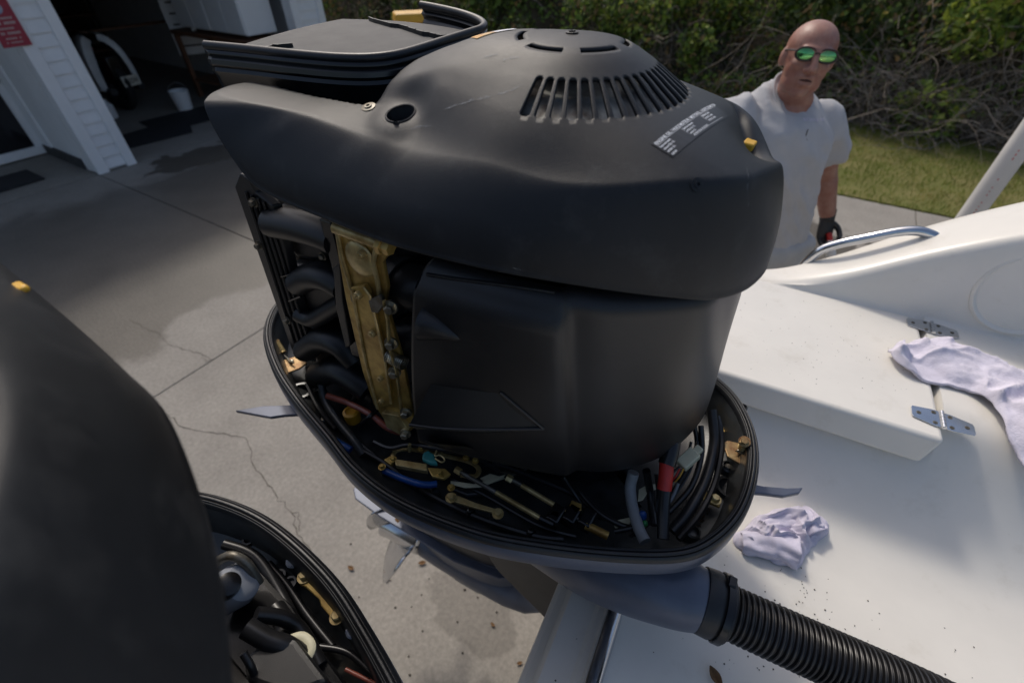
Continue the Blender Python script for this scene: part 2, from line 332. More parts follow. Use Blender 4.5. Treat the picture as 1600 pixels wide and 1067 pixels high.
def twig(m, p, d, ln, r0, r, bends=4, wob=.35):
    path = [Vector(p)]; d = Vector(d).normalized()
    for i in range(bends):
        d = (d + Vector((r.gauss(0, wob), r.gauss(0, wob), r.gauss(-.04, wob)))).normalized(); path.append(path[-1] + d * ln / bends)
    m.tube(path, [r0 * (1 - .75 * i / bends) for i in range(bends + 1)], 3, caps=False); return path
um = MB(); r_ = random.Random(3)
for k in range(46000):                        # low undergrowth over the whole bank
    y = r_.uniform(-15, 12); x = 6.6 + r_.random() ** 1.3 * 6.5; z = bank_z(x, y)
    lump = .5 + .5 * noise.noise((x * .8, y * .8, 1)); off = r_.random() * .5 * (lump + .25)
    cl = noise.noise((y * .55, x * .55, 5)); um.cm = 3 if r_.random() < .27 - cl * .4 else (0 if r_.random() < .5 + cl else 2)
    leaf(um, (x - off * .6, y, z + off * .8), r_.uniform(.05, .11), r_)
uo = um.build('undergrowth', ['leafA', 'leafB', 'leafC', 'leafD'], smooth=False, fixn=False, loc=G.o); uo.rotation_euler.z = G.ang
tag(uo, 'dim brown and green undergrowth covering the bank behind the lawn', 'undergrowth', kind='stuff')
def bank_hit(px, back):
    x = 6.5
    while x < 13:
        q = G.a(px[0], px[1], x)
        if q[2] <= bank_z(x, q[1]): break
        x += .05
    return max(6.6, x - back)
def shrub(label, px, xl, rad, n, mix, tw=26, sz=(.05, .10), cat='shrub', name='vine_shrub', group='vines and shrubs on the bank'):
    r = random.Random(hash(label) % 9999 if False else len(label) * 131 + int(px[0])); xl = bank_hit(px, rad[0] * .45); c = G.a(px[0], px[1], xl); e = empty(name, G.world((c[0], c[1], max(.05, bank_z(xl, c[1])))), G.ang); tag(e, label, cat, group)
    zc = c[2] - max(.05, bank_z(xl, c[1])); m = MB(); t = MB()
    subs = []
    for k in range(9 + int(rad[1] * 5)):
        a = Vector((r.gauss(0, .42), r.gauss(0, .45), r.gauss(0, .42))); subs.append((Vector((a.x * rad[0], a.y * rad[1], a.z * rad[2] + zc)), r.uniform(.22, .5)))
    for k in range(n):
        s_, q = r.choice(subs); v = Vector((r.gauss(0, 1), r.gauss(0, 1), r.gauss(0, 1))).normalized() * q * r.uniform(.35, 1.05) ** .6
        m.cm = r.choices(range(len(mix)), mix)[0]; leaf(m, s_ + Vector((v.x * .7, v.y, v.z)), r.uniform(*sz), r)
    for k in range(tw):
        s_, q = r.choice(subs); b = Vector((r.uniform(.2, .6), r.gauss(0, .3 * rad[1]), -.1)); d = s_ - b
        twig(t, b, d, d.length * r.uniform(.9, 1.3), r.uniform(.006, .014), r, 5, .18)
    m.build('leaves', ['leafA', 'leafB', 'leafC', 'leafD', 'leafY'], e, smooth=False, fixn=False); t.build('stems', 'twig', e, fixn=False); return e
shrub('bright green vine mass above the engine dome, left of the man', (1120, 50), 7.6, (.7, 1.3, .75), 6500, (5, 4, 2, .6, .05), sz=(.06, .12))
shrub('green vine clump right behind the dome, near the picture top', (960, 40), 8.0, (.7, .8, .6), 3600, (5, 2, 4, 1, .1), sz=(.06, .11))
shrub('lush light green bush in the top right corner', (1585, 70), 7.5, (.8, 1.0, 1.3), 7500, (5, 5, 1.5, .3, .2), sz=(.06, .12))
shrub('dark evergreen bush directly behind the man\'s head', (1330, 20), 7.9, (.6, .8, .9), 3600, (2, .4, 7, .5, .05), sz=(.06, .13))
shrub('dark dense tree foliage above the ladder', (600, -10), 9.0, (.9, 1.6, 1.0), 5200, (2, .3, 8, 1.5, 0), sz=(.08, .15))
shrub('dark foliage behind the engine tray, right of the ladder', (780, 0), 8.6, (.9, 1.1, .8), 4200, (3, .8, 7, 1.2, 0), sz=(.07, .13))
shrub('low olive creeper at the lawn edge, left of the man', (1120, 170), 6.9, (.35, .8, .2), 1700, (3, 1, 2, 4, .1), sz=(.04, .07))
shrub('sparse creeper hanging over the dead branches, right of the man', (1440, 40), 7.4, (.5, .7, .6), 800, (3, 1, 4, 2, .1), sz=(.05, .09))
def tangle(label, px, xl, n, spread):
    r = random.Random(int(px[0])); xl = bank_hit(px, .1); c = G.a(px[0], px[1], xl); z0 = max(.02, bank_z(xl, c[1])); e = empty('dead_brush', G.world((c[0], c[1], z0)), G.ang); tag(e, label, 'brush', 'dead brush on the bank')
    m = MB()
    for k in range(n):
        b = Vector((r.gauss(.0, .3), r.gauss(0, spread), 0)); b.z = bank_z(xl + b.x, c[1] + b.y) - z0
        d = Vector((r.gauss(-.45, .5), r.gauss(0, .6), r.gauss(.7, .5))); p = twig(m, b, d, r.uniform(.5, 1.7), r.uniform(.004, .012), r, 6, .3)
        for q in range(2): twig(m, p[r.randint(2, 5)], Vector((r.gauss(-.3, .6), r.gauss(0, .8), r.gauss(-.1, .7))), r.uniform(.2, .7), .004, r, 4, .35)
    m.build('branches', 'twig', e, fixn=False); return e
tangle('tangle of bare grey branches on the bank right of the man', (1410, 150), 7.0, 300, .6)
tangle('bare grey branches under the bright green bush at right', (1560, 175), 7.1, 120, .5)
tangle('few dry brown branches on the bank left of the man', (1060, 100), 7.3, 150, 1.0)
tangle('dry vertical stems between ladder and dome in the far thicket', (700, 30), 8.4, 160, 1.4)
tangle('upright dry stems beside the garage corner post', (530, 20), 8.6, 140, 1.2)

# ---------------------------------------------------------------- the house with its garage
M['siding'] = mat('white_siding', (.78, .79, .80), .55, var=.05, vscale=5, bump=.1, bscale=90); M['trim'] = mat('white_trim', (.80, .81, .82), .5, var=.04, vscale=4)
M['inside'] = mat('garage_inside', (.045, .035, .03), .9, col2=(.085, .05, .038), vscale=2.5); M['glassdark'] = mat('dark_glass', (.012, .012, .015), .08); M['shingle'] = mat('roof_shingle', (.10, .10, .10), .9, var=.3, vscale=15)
M['skirting'] = mat('dark_base', (.05, .05, .05), .8, var=.3, vscale=20)
hs = empty('garage_building', G.o, G.ang); tag(hs, 'white sided house with open garage door at the top left', 'building')
PW = .40; GX = 3.02; HX = 3.55; HT = 2.75
def part(name, m, par, c, d, **k): return MB().box(c, d).build(name, m, par, smooth=False, **k)
def siding(x0, x1, yf, z0, z1, step=.115, par=hs):
    z = z0
    while z < z1:
        h = min(step, z1 - z)
        MB().prism([(x0, yf, z), (x0, yf - .022, z), (x0, yf - .006, z + h), (x0, yf, z + h)], (x1 - x0, 0, 0)).build('siding_board', 'siding', par, smooth=False); z += step
for x0, x1 in ((0, PW), (GX, HX)):
    part('wall_pier', 'siding', hs, ((x0 + x1) / 2, .09, HT / 2 + .01), (x1 - x0 - .01, .14, HT))
    part('corner_trim', 'trim', hs, (x0 + .055, .0, HT / 2), (.11, .05, HT), bevel=.004); part('corner_trim', 'trim', hs, (x1 - .05, .0, HT / 2), (.10, .05, HT), bevel=.004)
    siding(x0 + .11, x1 - .10, .02, .03, HT)
part('return_wall', 'trim', hs, (.05, .70, HT / 2), (.09, 1.05, HT)); part('base_strip', 'skirting', hs, (-.004, .72, .06), (.03, .92, .12))
part('header', 'siding', hs, ((PW + GX) / 2, .1, 2.55), (GX - PW, .16, .75))
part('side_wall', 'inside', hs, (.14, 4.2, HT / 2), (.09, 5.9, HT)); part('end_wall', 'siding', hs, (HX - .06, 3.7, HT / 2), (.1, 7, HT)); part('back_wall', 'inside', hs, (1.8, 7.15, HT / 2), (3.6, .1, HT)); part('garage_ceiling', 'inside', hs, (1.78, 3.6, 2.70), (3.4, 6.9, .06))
dw = part('porch_wall', 'siding', hs, (-3.2, 1.32, HT / 2), (6.3, .16, HT))
part('house_wall', 'siding', hs, (-6.4, 4.6, HT / 2), (.16, 6.4, HT)); part('house_back_wall', 'siding', hs, (-3.0, 7.3, HT / 2), (6.8, .14, HT)); part('porch_ceiling', 'trim', hs, (-3.2, .65, HT - .04), (6.4, 1.2, .06))
roof = MB(); roof.prism([(-6.9, -.45, HT), (-6.9, 3.55, HT + 1.5), (-6.9, 7.8, HT)], (10.9, 0, 0)); roof.build('roof', 'shingle', hs, smooth=False)
part('fascia', 'trim', hs, (-1.45, -.47, HT + .02), (10.9, .03, .18))
# entrance door with fluted casing
for i in range(5): part('casing_flute', 'trim', hs, (-.004, 1.16 - .05 * i, 1.2), (.024, .03, 2.2), bevel=.004)
dr = part('entrance_door', 'trim', hs, (-.46, 1.215, 1.06), (.90, .06, 2.08)); part('glass_pane', 'glassdark', dr, (-.44, 1.182, 1.02), (.70, .012, 1.80)); part('kick_rail', 'trim', dr, (-.46, 1.176, .07), (.86, .02, .08))
hd = MB(); hd.tube([(-.045, 1.18, .80), (-.045, 1.13, .80), (-.12, 1.12, .80)], .012, 8); hd.build('handle', 'bolt', dr); MB().lathe((-.045, 1.19, .92), (0, -1, 0), [(.028, 0), (.026, .015)], 12).build('deadbolt', 'bolt', dr)
part('door_casing', 'trim', hs, (-1.02, 1.225, 1.1), (.2, .03, 2.2)); 
mt = MB().box((-.75, .55, .016), (.75, .45, .02)).build('door_mat', mat('mat_rubber', (.02, .02, .022), .9, var=.4, vscale=60, bump=.6, bscale=90), smooth=False, loc=G.o, bevel=.004); mt.rotation_euler.z = G.ang; tag(mt, 'dark doormat on the porch by the glazed door', 'doormat')
# sign on the pier
M['signred'] = mat('sign_red', (.33, .03, .055), .5, var=.06, vscale=20); M['signpale'] = mat('sign_pale', (.5, .38, .36), .5, var=.1, vscale=60); M['signwhite'] = mat('sign_badge', (.5, .52, .58), .5, col2=(.14, .17, .3), vscale=40)
sg = empty('wall_sign', G.world((-.03, -.04, 1.40)), G.ang); tag(sg, 'red notice board with a round badge fixed to the white pier', 'sign')
MB().box((0, 0, 0), (.22, .012, .36)).build('board', 'signred', sg, smooth=False, bevel=.003); MB().lathe((0.0, -.006, .11), (0, -1, 0), [(.045, 0), (.045, .002)], 20).build('badge', 'signwhite', sg)
for i, (zz, wd, hh) in enumerate(((.035, .15, .016), (.0, .16, .02), (-.04, .13, .014), (-.075, .15, .018), (-.115, .12, .012), (-.145, .14, .01))):
    k = 9 if i % 2 else 7
    for j in range(k):
        if (i * 5 + j * 3) % 7 == 0: continue
        MB().box((-wd / 2 + (j + .5) * wd / k, -.0075, zz), (wd / k * .72, .002, hh)).build('print_mark', 'signpale', sg, smooth=False)

# things in the garage
M['cab'] = mat('cabinet_white', (.76, .77, .78), .45, var=.03, vscale=4); M['wood'] = mat('brown_wood', (.16, .07, .035), .6, col2=(.09, .04, .02), vscale=8); M['tyre'] = mat('tyre', (.015, .015, .016), .8, var=.3, vscale=60)
def gx(p): return G.world(p)
for i, y0 in enumerate((.32, 1.12)):
    e = empty('wall_cabinet', gx((2.72, y0 + .38, .95)), G.ang); tag(e, ('white cabinet with tall doors nearest the garage opening', 'white tall cabinet deeper inside the garage, next to the first')[i], 'cabinet', 'white garage cabinets')
    MB().box((0, 0, .8), (.46, .76, 1.6)).build('carcass', 'cab', e, smooth=False, bevel=.004)
    for s in (-1, 1):
        d = MB().box((-.242, s * .19, .8), (.02, .365, 1.56)).build('door', 'cab', e, smooth=False, bevel=.003); MB().tube([(-.265, s * .06, .72), (-.275, s * .06, .74), (-.275, s * .06, .86), (-.265, s * .06, .88)], .006, 6).build('handle', 'bolt', d)
e = empty('workbench', gx((2.68, 1.15, 0)), G.ang); tag(e, 'brown wooden workbench under the white cabinets', 'workbench')
MB().box((0, 0, .88), (.56, 1.9, .05)).build('top', 'wood', e, smooth=False)
for sx_ in (-.24, .24):
    for sy in (-.88, .88): MB().box((sx_, sy, .43), (.06, .06, .86)).build('leg', 'wood', e, smooth=False)
MB().box((0, 0, .25), (.5, 1.8, .03)).build('shelf', 'wood', e, smooth=False)
e = empty('white_chart', G.world(G.b(312, 84, 2.3)), G.ang - R(25)); tag(e, 'white sheet with dark ruled bars leaning by the workbench', 'chart')
MB().box((0, 0, .4), (.55, .03, .8)).build('sheet', 'cab', e, smooth=False)
for i in range(5): MB().box((-.02, -.018, .12 + .14 * i), (.36, .006, .022)).build('ruled_bar', 'tyre', e, smooth=False)
for s in (-1, 1): MB().tube([(s * .2, .02, 0), (s * .2, .05, -.72)], .012, 6).build('leg', 'steel', e)
e = empty('white_bucket', gx((1.9, 1.55, .0)), G.ang); tag(e, 'small white bucket on the garage floor', 'bucket')
MB().lathe((0, 0, 0), (0, 0, 1), [(.10, 0), (.13, .26), (.135, .26), (.125, .255), (.095, .02)], 20).build('pail', 'cab', e); MB().tube([(-.13, 0, .24), (-.10, 0, .33), (0, 0, .37), (.1, 0, .33), (.13, 0, .24)], .004, 6).build('bail', 'steel', e)
fm = MB()
fm.prism([(.5, .55, .008), (1.35, .45, .008), (1.5, .75, .008), (2.45, .7, .008), (2.5, 1.45, .008), (1.2, 1.5, .008), (1.15, 1.15, .008), (.55, 1.1, .008)], (0, 0, .006)); o = fm.build('floor_mat', mat('garage_mat', (.02, .021, .024), .8, var=.3, vscale=25), smooth=False, loc=G.o); o.rotation_euler.z = G.ang; tag(o, 'dark flat mat on the garage floor behind the opening', 'mat')
# motorcycle from behind
e = empty('motorcycle', gx((1.45, 2.3, 0)), G.ang + R(8)); tag(e, 'white and black motorcycle parked in the dark garage, number plate to the opening', 'motorcycle')
M['bikewhite'] = mat('bike_white', (.62, .63, .64), .35, var=.08, vscale=9)
for yy, nm in ((.0, 'rear_wheel'), (1.35, 'front_wheel')):
    m = MB(); m.tube([(0, yy + .27 * math.cos(t), .32 + .27 * math.sin(t)) for t in np.linspace(0, 2 * math.pi, 25)], .06, 8, caps=False); m.build(nm, 'tyre', e)
    m = MB(); m.lathe((-.03, yy, .32), (1, 0, 0), [(.2, 0), (.2, .06)], 18); m.build('rim', 'darkgrey', e)
for s in (-1, 1):
    m = MB(); pts = spline([(s * .30, -.02, .30), (s * .31, .0, .55), (s * .27, .05, .80), (s * .17, .12, .94), (s * .07, .16, .97)], 14); q = spline([(s * .21, -.16, .30), (s * .20, -.16, .52), (s * .16, -.14, .72), (s * .10, -.08, .84), (s * .04, -.02, .88)], 14)
    m.grid([pts, (pts + q) / 2 + np.array([s * .03, -.05, .02]), q]); m.build('side_panel', 'bikewhite', e, solid=.012)
    MB().tube([(s * .12, -.1, .35), (s * .2, .5, .42), (s * .12, 1.1, .5)], .03, 8).build('frame_rail', 'darkgrey', e); MB().tube([(s * .2, -.25, .30), (s * .2, .3, .28)], .05, 10).build('exhaust', 'darkgrey', e)
MB().ball((0, .35, .86), (.16, .42, .09)).build('seat', 'gloss', e); MB().ball((0, .85, .92), (.17, .3, .15)).build('tank', 'gloss', e); MB().tube([(-.36, 1.0, 1.12), (-.1, 1.15, 1.08), (.1, 1.15, 1.08), (.36, 1.0, 1.12)], .016, 8).build('handlebar', 'darkgrey', e)
m = MB(); m.box((0, -.17, .56), (.18, .1, .3)); m.build('tail_block', 'gloss', e, bevel=.02)
pl = MB().box((.06, -.30, .40), (.24, .012, .13), Matrix.Rotation(R(-10), 3, 'X')).build('number_plate', mat('plate_cream', (.55, .52, .44), .5, var=.05, vscale=20), e, smooth=False, bevel=.004)
vsx, fsx = text_mesh('LZ1DW', .085, 'CENTER'); mm = MB(); mm.add([(v.x * .72 + .06, -.3085 + (v.y + .0) * .17 - .0045, .372 + v.y) for v in vsx], fsx); mm.build('plate_number', 'skirting', pl, smooth=False, fixn=False)
# storage shelf with boxes on the back wall
e = empty('storage_shelf', gx((1.75, 5.6, 0)), G.ang); tag(e, 'dark open storage shelf at the back of the garage', 'shelf')
for z in (.3, .85, 1.4, 1.95): MB().box((0, 0, z), (2.2, .5, .03)).build('board', 'wood', e, smooth=False)
for s in (-1, 1): 
    for y in (-.22, .22): MB().box((s * 1.08, y, 1.05), (.05, .05, 2.1)).build('upright', 'darkgrey', e, smooth=False)
bx = [('red', 'red storage box on the back garage shelf', -.6, .87), ('blue', 'blue storage box on the back garage shelf', .1, .87), ('cab', 'white carton on the upper back garage shelf', .55, 1.42), ('wood', 'brown carton on the upper back garage shelf', -.35, 1.42), ('red', 'flat red case low on the back garage shelf', .6, .32), ('cab', 'white jug shaped carton low on the back garage shelf', -.2, .32)]
for k, lb, x, z in bx:
    o = MB().box((0, 0, .14), (.38, .34, .27)); o.box((0, 0, .285), (.40, .36, .02)); o = o.build('storage_box', k, smooth=False, loc=gx((1.75 + x, 5.55, z)), bevel=.01); o.rotation_euler.z = G.ang; tag(o, lb, 'box', 'boxes on the garage shelf')
for i, (p, h, lb) in enumerate((((2.2, 2.2, .905), .22, 'white spray can on the workbench, left one'), ((2.62, 2.0, .905), .20, 'white spray can on the workbench, right one'))):
    MBx = MB(); MBx.lathe((0, 0, 0), (0, 0, 1), [(.035, 0), (.035, h * .75), (.018, h * .85), (.016, h)], 14); o = MBx.build('spray_can', 'cab', loc=gx((2.55 + .1 * i, 1.7 + .2 * i, .905))); tag(o, lb, 'can', 'cans on the workbench')

e = empty('tool_chest', gx((.62, 3.4, 0)), G.ang); tag(e, 'dark red tool chest at the back left of the garage', 'tool chest')
MB().box((0, 0, .5), (.6, .45, .9)).build('chest', 'signred', e, smooth=False, bevel=.01)
for k in range(5): d = MB().box((0, -.235, .18 + .16 * k), (.54, .02, .13)).build('drawer', 'signred', e, smooth=False, bevel=.004); MB().tube([(-.15, -.255, .2 + .16 * k), (.15, -.255, .2 + .16 * k)], .008, 6).build('handle', 'bolt', d)
p = G.b(147, 130, 2.0); o = MB(); o.lathe((0, 0, 0), (0, 0, 1), [(.07, 0), (.075, .02), (.075, .16), (.03, .21), (.028, .24)], 16); o = o.build('plastic_jug', 'cab', loc=gx((p[0], p[1], .012))); tag(o, 'white plastic jug on the floor left of the motorcycle', 'jug')
for px_, lb, mt_, sz in (((263, 22), 'small white paper pinned above the motorcycle', 'cab', (.18, .24)), ((288, 18), 'coloured poster left of the white cabinets', 'wood', (.30, .32))):
    p = G.b(px_[0], px_[1], 2.9); o = MB().box((0, 0, 0), (sz[0], .012, sz[1])).build('wall_poster', mt_, smooth=False, loc=gx(p)); o.rotation_euler.z = G.ang; tag(o, lb, 'poster', 'papers in the garage')
for z_ in (.9, 1.4, 1.9): MB().box((1.95, 2.98, z_), (1.9, .12, .03)).build('pegboard_rail', 'wood', hs, smooth=False)

# step ladder behind the engine
M['ladderorange'] = mat('ladder_orange', (.45, .07, .02), .5, var=.15, vscale=12); M['ladderyellow'] = mat('ladder_yellow', (.62, .34, .03), .5, var=.08, vscale=12)
lt = ony(652, 26, 3.15); e = empty('step_ladder', (lt[0], lt[1], 0), R(18)); tag(e, 'orange step ladder with yellow top behind the engine tray', 'ladder')
hz = float(lt[2]); m = MB(); m.box((0, 0, hz), (.27, .15, .045), taper=.94); m.build('top_cap', 'ladderyellow', e, bevel=.01, smooth=False)
for s in (-1, 1):
    MB().tube([(s * .15, -.05, hz - .03), (s * .25, -.42, .0)], .024, 4).build('front_rail', 'ladderorange', e, smooth=False); MB().tube([(s * .14, .05, hz - .03), (s * .23, .5, .0)], .02, 4).build('rear_rail', 'ladderorange', e, smooth=False)
k = 0
z = .28
while z < hz - .15:
    t = (hz - .03 - z) / (hz - .03); MB().box((0, -.05 - .37 * t, z), (.30 + .2 * t, .08, .02)).build('tread', 'ladderyellow', e, smooth=False); z += .3
# ---------------------------------------------------------------- the outboard motor in the middle (frame: a forward, b to far side, z up from the pan rim)
PH = R(-28); A0 = np.array([math.cos(PH), math.sin(PH), 0]); B0 = np.array([-math.sin(PH), math.cos(PH), 0])
E1 = Frame(A0 * -.34 + B0 * .503 + np.array([0, 0, 1.45]), PH)
eng = empty('outboard_motor', E1.o, PH)
tag(eng, 'black outboard motor with its cowl off, filling the middle of the picture', 'outboard motor', 'outboard motors on the transom')
half = [(.487, 0), (.479, -.07), (.455, -.128), (.418, -.172), (.35, -.210), (.252, -.25), (.162, -.277), (.045, -.29), (-.05, -.28), (-.138, -.252), (-.245, -.218), (-.338, -.179), (-.426, -.124), (-.480, -.06), (-.497, 0)]
OUT = spline(half + [(a, -b) for a, b in half[-2:0:-1]], 220, True)
def inset(d, z, P=OUT, zf=None):
    T = np.roll(P, -1, 0) - np.roll(P, 1, 0); T /= np.linalg.norm(T, axis=1)[:, None]; Nn = np.stack([T[:, 1], -T[:, 0]], 1)
    c = P.mean(0); sgn = np.sign(((c - P) * Nn).sum(1).mean()); Q = P + sgn * Nn * d
    return [(q[0], q[1], z if zf is None else zf(q)) for q in Q]
def pan_parts(par):
    m = MB(); rings = [inset(.13, -.20), inset(.075, -.15), inset(.03, -.10), inset(.008, -.065), inset(0, -.045), inset(0, -.022), inset(.004, -.016)]
    m.loft(rings); sh = m.build('lower_pan', 'greyblue', par, ang=60)
    m = MB(); m.loft([inset(.004, -.0165), inset(.0185, -.018), inset(.0215, -.03), inset(.028, -.075), inset(.045, -.088), inset(.12, -.092), inset(.2, -.092)], cap1=True); m.build('pan_tray', 'pan', sh, ang=40)
    m = MB(); pr = []
    for i in range(41):
        t = i / 40; d = .0005 + .0190 * t; pr.append(inset(d, -.014 + .0105 * math.sin(math.pi * t) ** .45 - .0022 * math.exp(-((t - .30) / .035) ** 2) - .0030 * math.exp(-((t - .62) / .05) ** 2) - .0012 * math.exp(-((t - .8) / .02) ** 2)))
    m.loft(pr); m.build('seal', 'rubber', sh, ang=80); return sh
pan1 = pan_parts(eng)

# -- the big top cover: polar grid round the dome axis
DC = np.array([.138, .008]); NA = 480
low = [E1.b(x, y, b) for x, y, b in [(1160, 455, -.07), (1110, 468, -.105), (1060, 466, -.128), (950, 453, -.158), (800, 428, -.184), (700, 406, -.189), (610, 381, -.191), (520, 346, -.191), (440, 313, -.190), (400, 291, -.189), (385, 275, -.188), (362, 243, -.187), (345, 221, -.186), (322, 188, -.184), (314, 160, -.181), (316, 143, -.172)]]
low = [np.array([.382, 0, .338]), np.array([.379, -.035, .337])] + low + [np.array([-.236, -.13, .462]), np.array([-.240, -.10, .455]), np.array([-.240, -.085, .425]), np.array([-.240, -.05, .405]), np.array([-.240, 0, .40])]
lowc = spline(low, 260); lowfull = np.vstack([lowc, (lowc[1:-1] * np.array([1, -1, 1]))[::-1]])
def polar(P, n):
    th = np.unwrap(np.arctan2(P[:, 1] - DC[1], P[:, 0] - DC[0])); r = np.hypot(P[:, 0] - DC[0], P[:, 1] - DC[1])
    o = np.argsort(th % (2 * np.pi)); t = (th % (2 * np.pi))[o]; r = r[o]; z = P[o, 2]
    q = np.arange(n) / n * 2 * np.pi; t3 = np.r_[t - 2 * np.pi, t, t + 2 * np.pi]
    return q, np.interp(q, t3, np.r_[r, r, r]), np.interp(q, t3, np.r_[z, z, z])
TH, RL, ZL = polar(lowfull, NA)
def smo(x, k=5):
    for _ in range(k): x = (np.roll(x, 1) + 2 * x + np.roll(x, -1)) / 4
    return x
RL = smo(RL, 3); ZL = smo(ZL, 3)
RG = np.array([(-.245, -.172, .466), (-.22, -.166, .466), (-.15, -.150, .460), (-.097, -.143, .455), (-.03, -.141, .444), (.033, -.140, .437), (.126, -.149, .4375), (.212, -.147, .4335), (.288, -.118, .429), (.338, -.072, .426), (.360, -.001, .425)])   # the shoulder crease
PRS = spline([(0, .5235, 0), (.05, .5185, 0), (.085, .501, 0), (.105, .4875, 0), (.12, .4765, 0), (.137, .460, 0), (.155, .438, 0), (.175, .410, 0), (.2, .375, 0), (.3, .24, 0)], 240)
def z_top(a, b):
    """height of the top skin"""
    da = a - DC[0]; db = b - DC[1]; kk = 1 - .42 * sstep(-da, .0, .06) * (1 - sstep(abs(b), .06, .14)); r = math.hypot(da * kk, db)
    if r > .12 and da > 0: r = .12 + (r - .12) * (1 - .66 * sstep(da / math.hypot(da, db), .15, .9))
    #pr = [(0, .5235), (.05, .5185), (.085, .501), (.105, .4875), (.12, .4765), (.135, .462), (.15, .443), (.17, .415), (.2, .38), (.3, .30)]
    zd = float(np.interp(r, PRS[:, 0], PRS[:, 1]))
    ab_ = abs(b); br_ = float(np.interp(a, RG[:, 0], -RG[:, 1])); zr = float(np.interp(a, RG[:, 0], RG[:, 2]))
    zc = .4575 - .020 * sstep(a, .0, .25) - .010 * sstep(a, .22, .36) + .006 * sstep(-a, .12, .24)
    t_ = min(1.25, max(0, (ab_ - .085) / max(.012, br_ - .085))); plate = zc + (zr - zc) * t_
    d = zd - plate; k = .024; z = plate + .5 * (d + math.sqrt(d * d + k * k)) - k * .18
    w_ = math.exp(-((math.hypot(a + .006, ab_ - .104) / .030) ** 4)); z = z * (1 - w_) + (.4555 - .25 * (ab_ - .104)) * w_      # flat land round the lifting hole
    # recess for the intake tray
    rec = sstep(-a, .045, .085) * (1 - sstep(abs(b), .086, .094)); z = z * (1 - rec) + .405 * rec
    g = math.exp(-(((a - .337) / .026) ** 2 + ((b - .035) / .05) ** 2)); z -= .022 * g
    return z
cover_mb = MB(); rings = []; rr_fixed = [.0, .012, .024, .036, .046, .0505, .0565, .060, .068, .076, .083, .085, .0861, .0875, .096, .104, .112, .1185, .1199, .121, .125, .13]
HOLE = E1.z(626, 178, .452)
zz_ = .58
while zz_ > .40:                               # walk down the line of sight to the skin
    HOLE = E1.z(626, 178, zz_)
    if zz_ <= z_top(HOLE[0], HOLE[1]): break
    zz_ -= .0005
HOLE = HOLE[:2]; HR = .0155
def snap(a, b):
    d = math.hypot(a - HOLE[0], b - HOLE[1])
    if abs(d - HR) < .0016:
        a = HOLE[0] + (a - HOLE[0]) * HR / d; b = HOLE[1] + (b - HOLE[1]) * HR / d
    return a, b
def pt_top(th, r):
    a = DC[0] + r * math.cos(th); b = DC[1] + r * math.sin(th); a, b = snap(a, b); z = z_top(a, b)
    d = math.hypot(a - HOLE[0], b - HOLE[1])
    if d < HR - .0004: z -= .05 * sstep(HR - d, 0, .003)
    return (a, b, z)
# radius of the shoulder ridge: inside the lower edge
rg_ = spline(RG, 120); rgf = np.vstack([rg_[::-1], rg_[1:] * np.array([1, -1, 1])]); _, RI, _ = polar(np.vstack([rgf, [(-.245, x, .46) for x in np.linspace(-.16, .16, 40)]]), NA)
RI = smo(np.minimum(RI, RL - .004), 6); RI = np.minimum(RI, RL - .003)
ringsT = [[pt_top(TH[k], min(r, RI[k])) for k in range(NA)] for r in rr_fixed[1:]]
NS = 64
for i in range(1, NS + 1):
    f = i / NS; ringsT.append([pt_top(TH[k], .13 + (max(RI[k], .132) - .13) * f) for k in range(NA)])
# skirt: crease -> sloping flank -> vertical -> undercut foot with a thin lip
su = spline([(0, 0, 0), (.10, .14, .045), (.25, .36, .165), (.42, .59, .34), (.58, .78, .53), (.72, .91, .70), (.84, .985, .85), (.93, 1.0, .94), (.97, 1.03, .975), (1.0, 1.03, 1.0)], 60); SU, SO, SD = su[:, 0], su[:, 1], su[:, 2]
for u in [.03, .07, .12, .18, .25, .33, .42, .5, .58, .65, .72, .78, .84, .89, .93, .955, .97, .985, 1.0]:
    rg = []
    for k in range(NA):
        p = pt_top(TH[k], max(RI[k], .132)); h = max(0.0005, p[2] - ZL[k]); ou = RL[k] - max(RI[k], .132); al = sstep(h, .02, .07)
        # section in (out, down): quarter-round bulging, a little undercut at the foot
        o_ = float(np.interp(u, SU, SO)) * al + u * (1 - al)
        d_ = float(np.interp(u, SU, SD)) * al + u * (1 - al)
        r = max(RI[k], .132) + ou * o_; rg.append((DC[0] + r * math.cos(TH[k]), DC[1] + r * math.sin(TH[k]), p[2] - h * d_))
    ringsT.append(rg)
RA = np.array(ringsT); ir = len(rr_fixed) - 1 + NS - 1      # soften the shoulder crease
for _ in range(10): RA[ir - 9:ir + 9] = (RA[ir - 10:ir + 8] + 2 * RA[ir - 9:ir + 9] + RA[ir - 8:ir + 10]) / 4
ringsT = [[tuple(p) for p in r] for r in RA.tolist()]
def scoop(a, b):                              # hand hold along the front edge
    p0_, p1_ = np.array([.289, .087]), np.array([.346, -.038]); d = p1_ - p0_; L = np.linalg.norm(d); d /= L; q = np.array([a, b]) - p0_; s = q @ d / L; nrm = q @ np.array([-d[1], d[0]])
    e = nrm - .013; return .010 * math.exp(-(e / (.0085 if e > 0 else .0062)) ** 2) * sstep(s, -.1, .12) * (1 - sstep(s, .50, .85))
ringsT = [[(p[0], p[1], p[2] - scoop(p[0], p[1])) if p[0] > .25 else p for p in r] for r in ringsT]
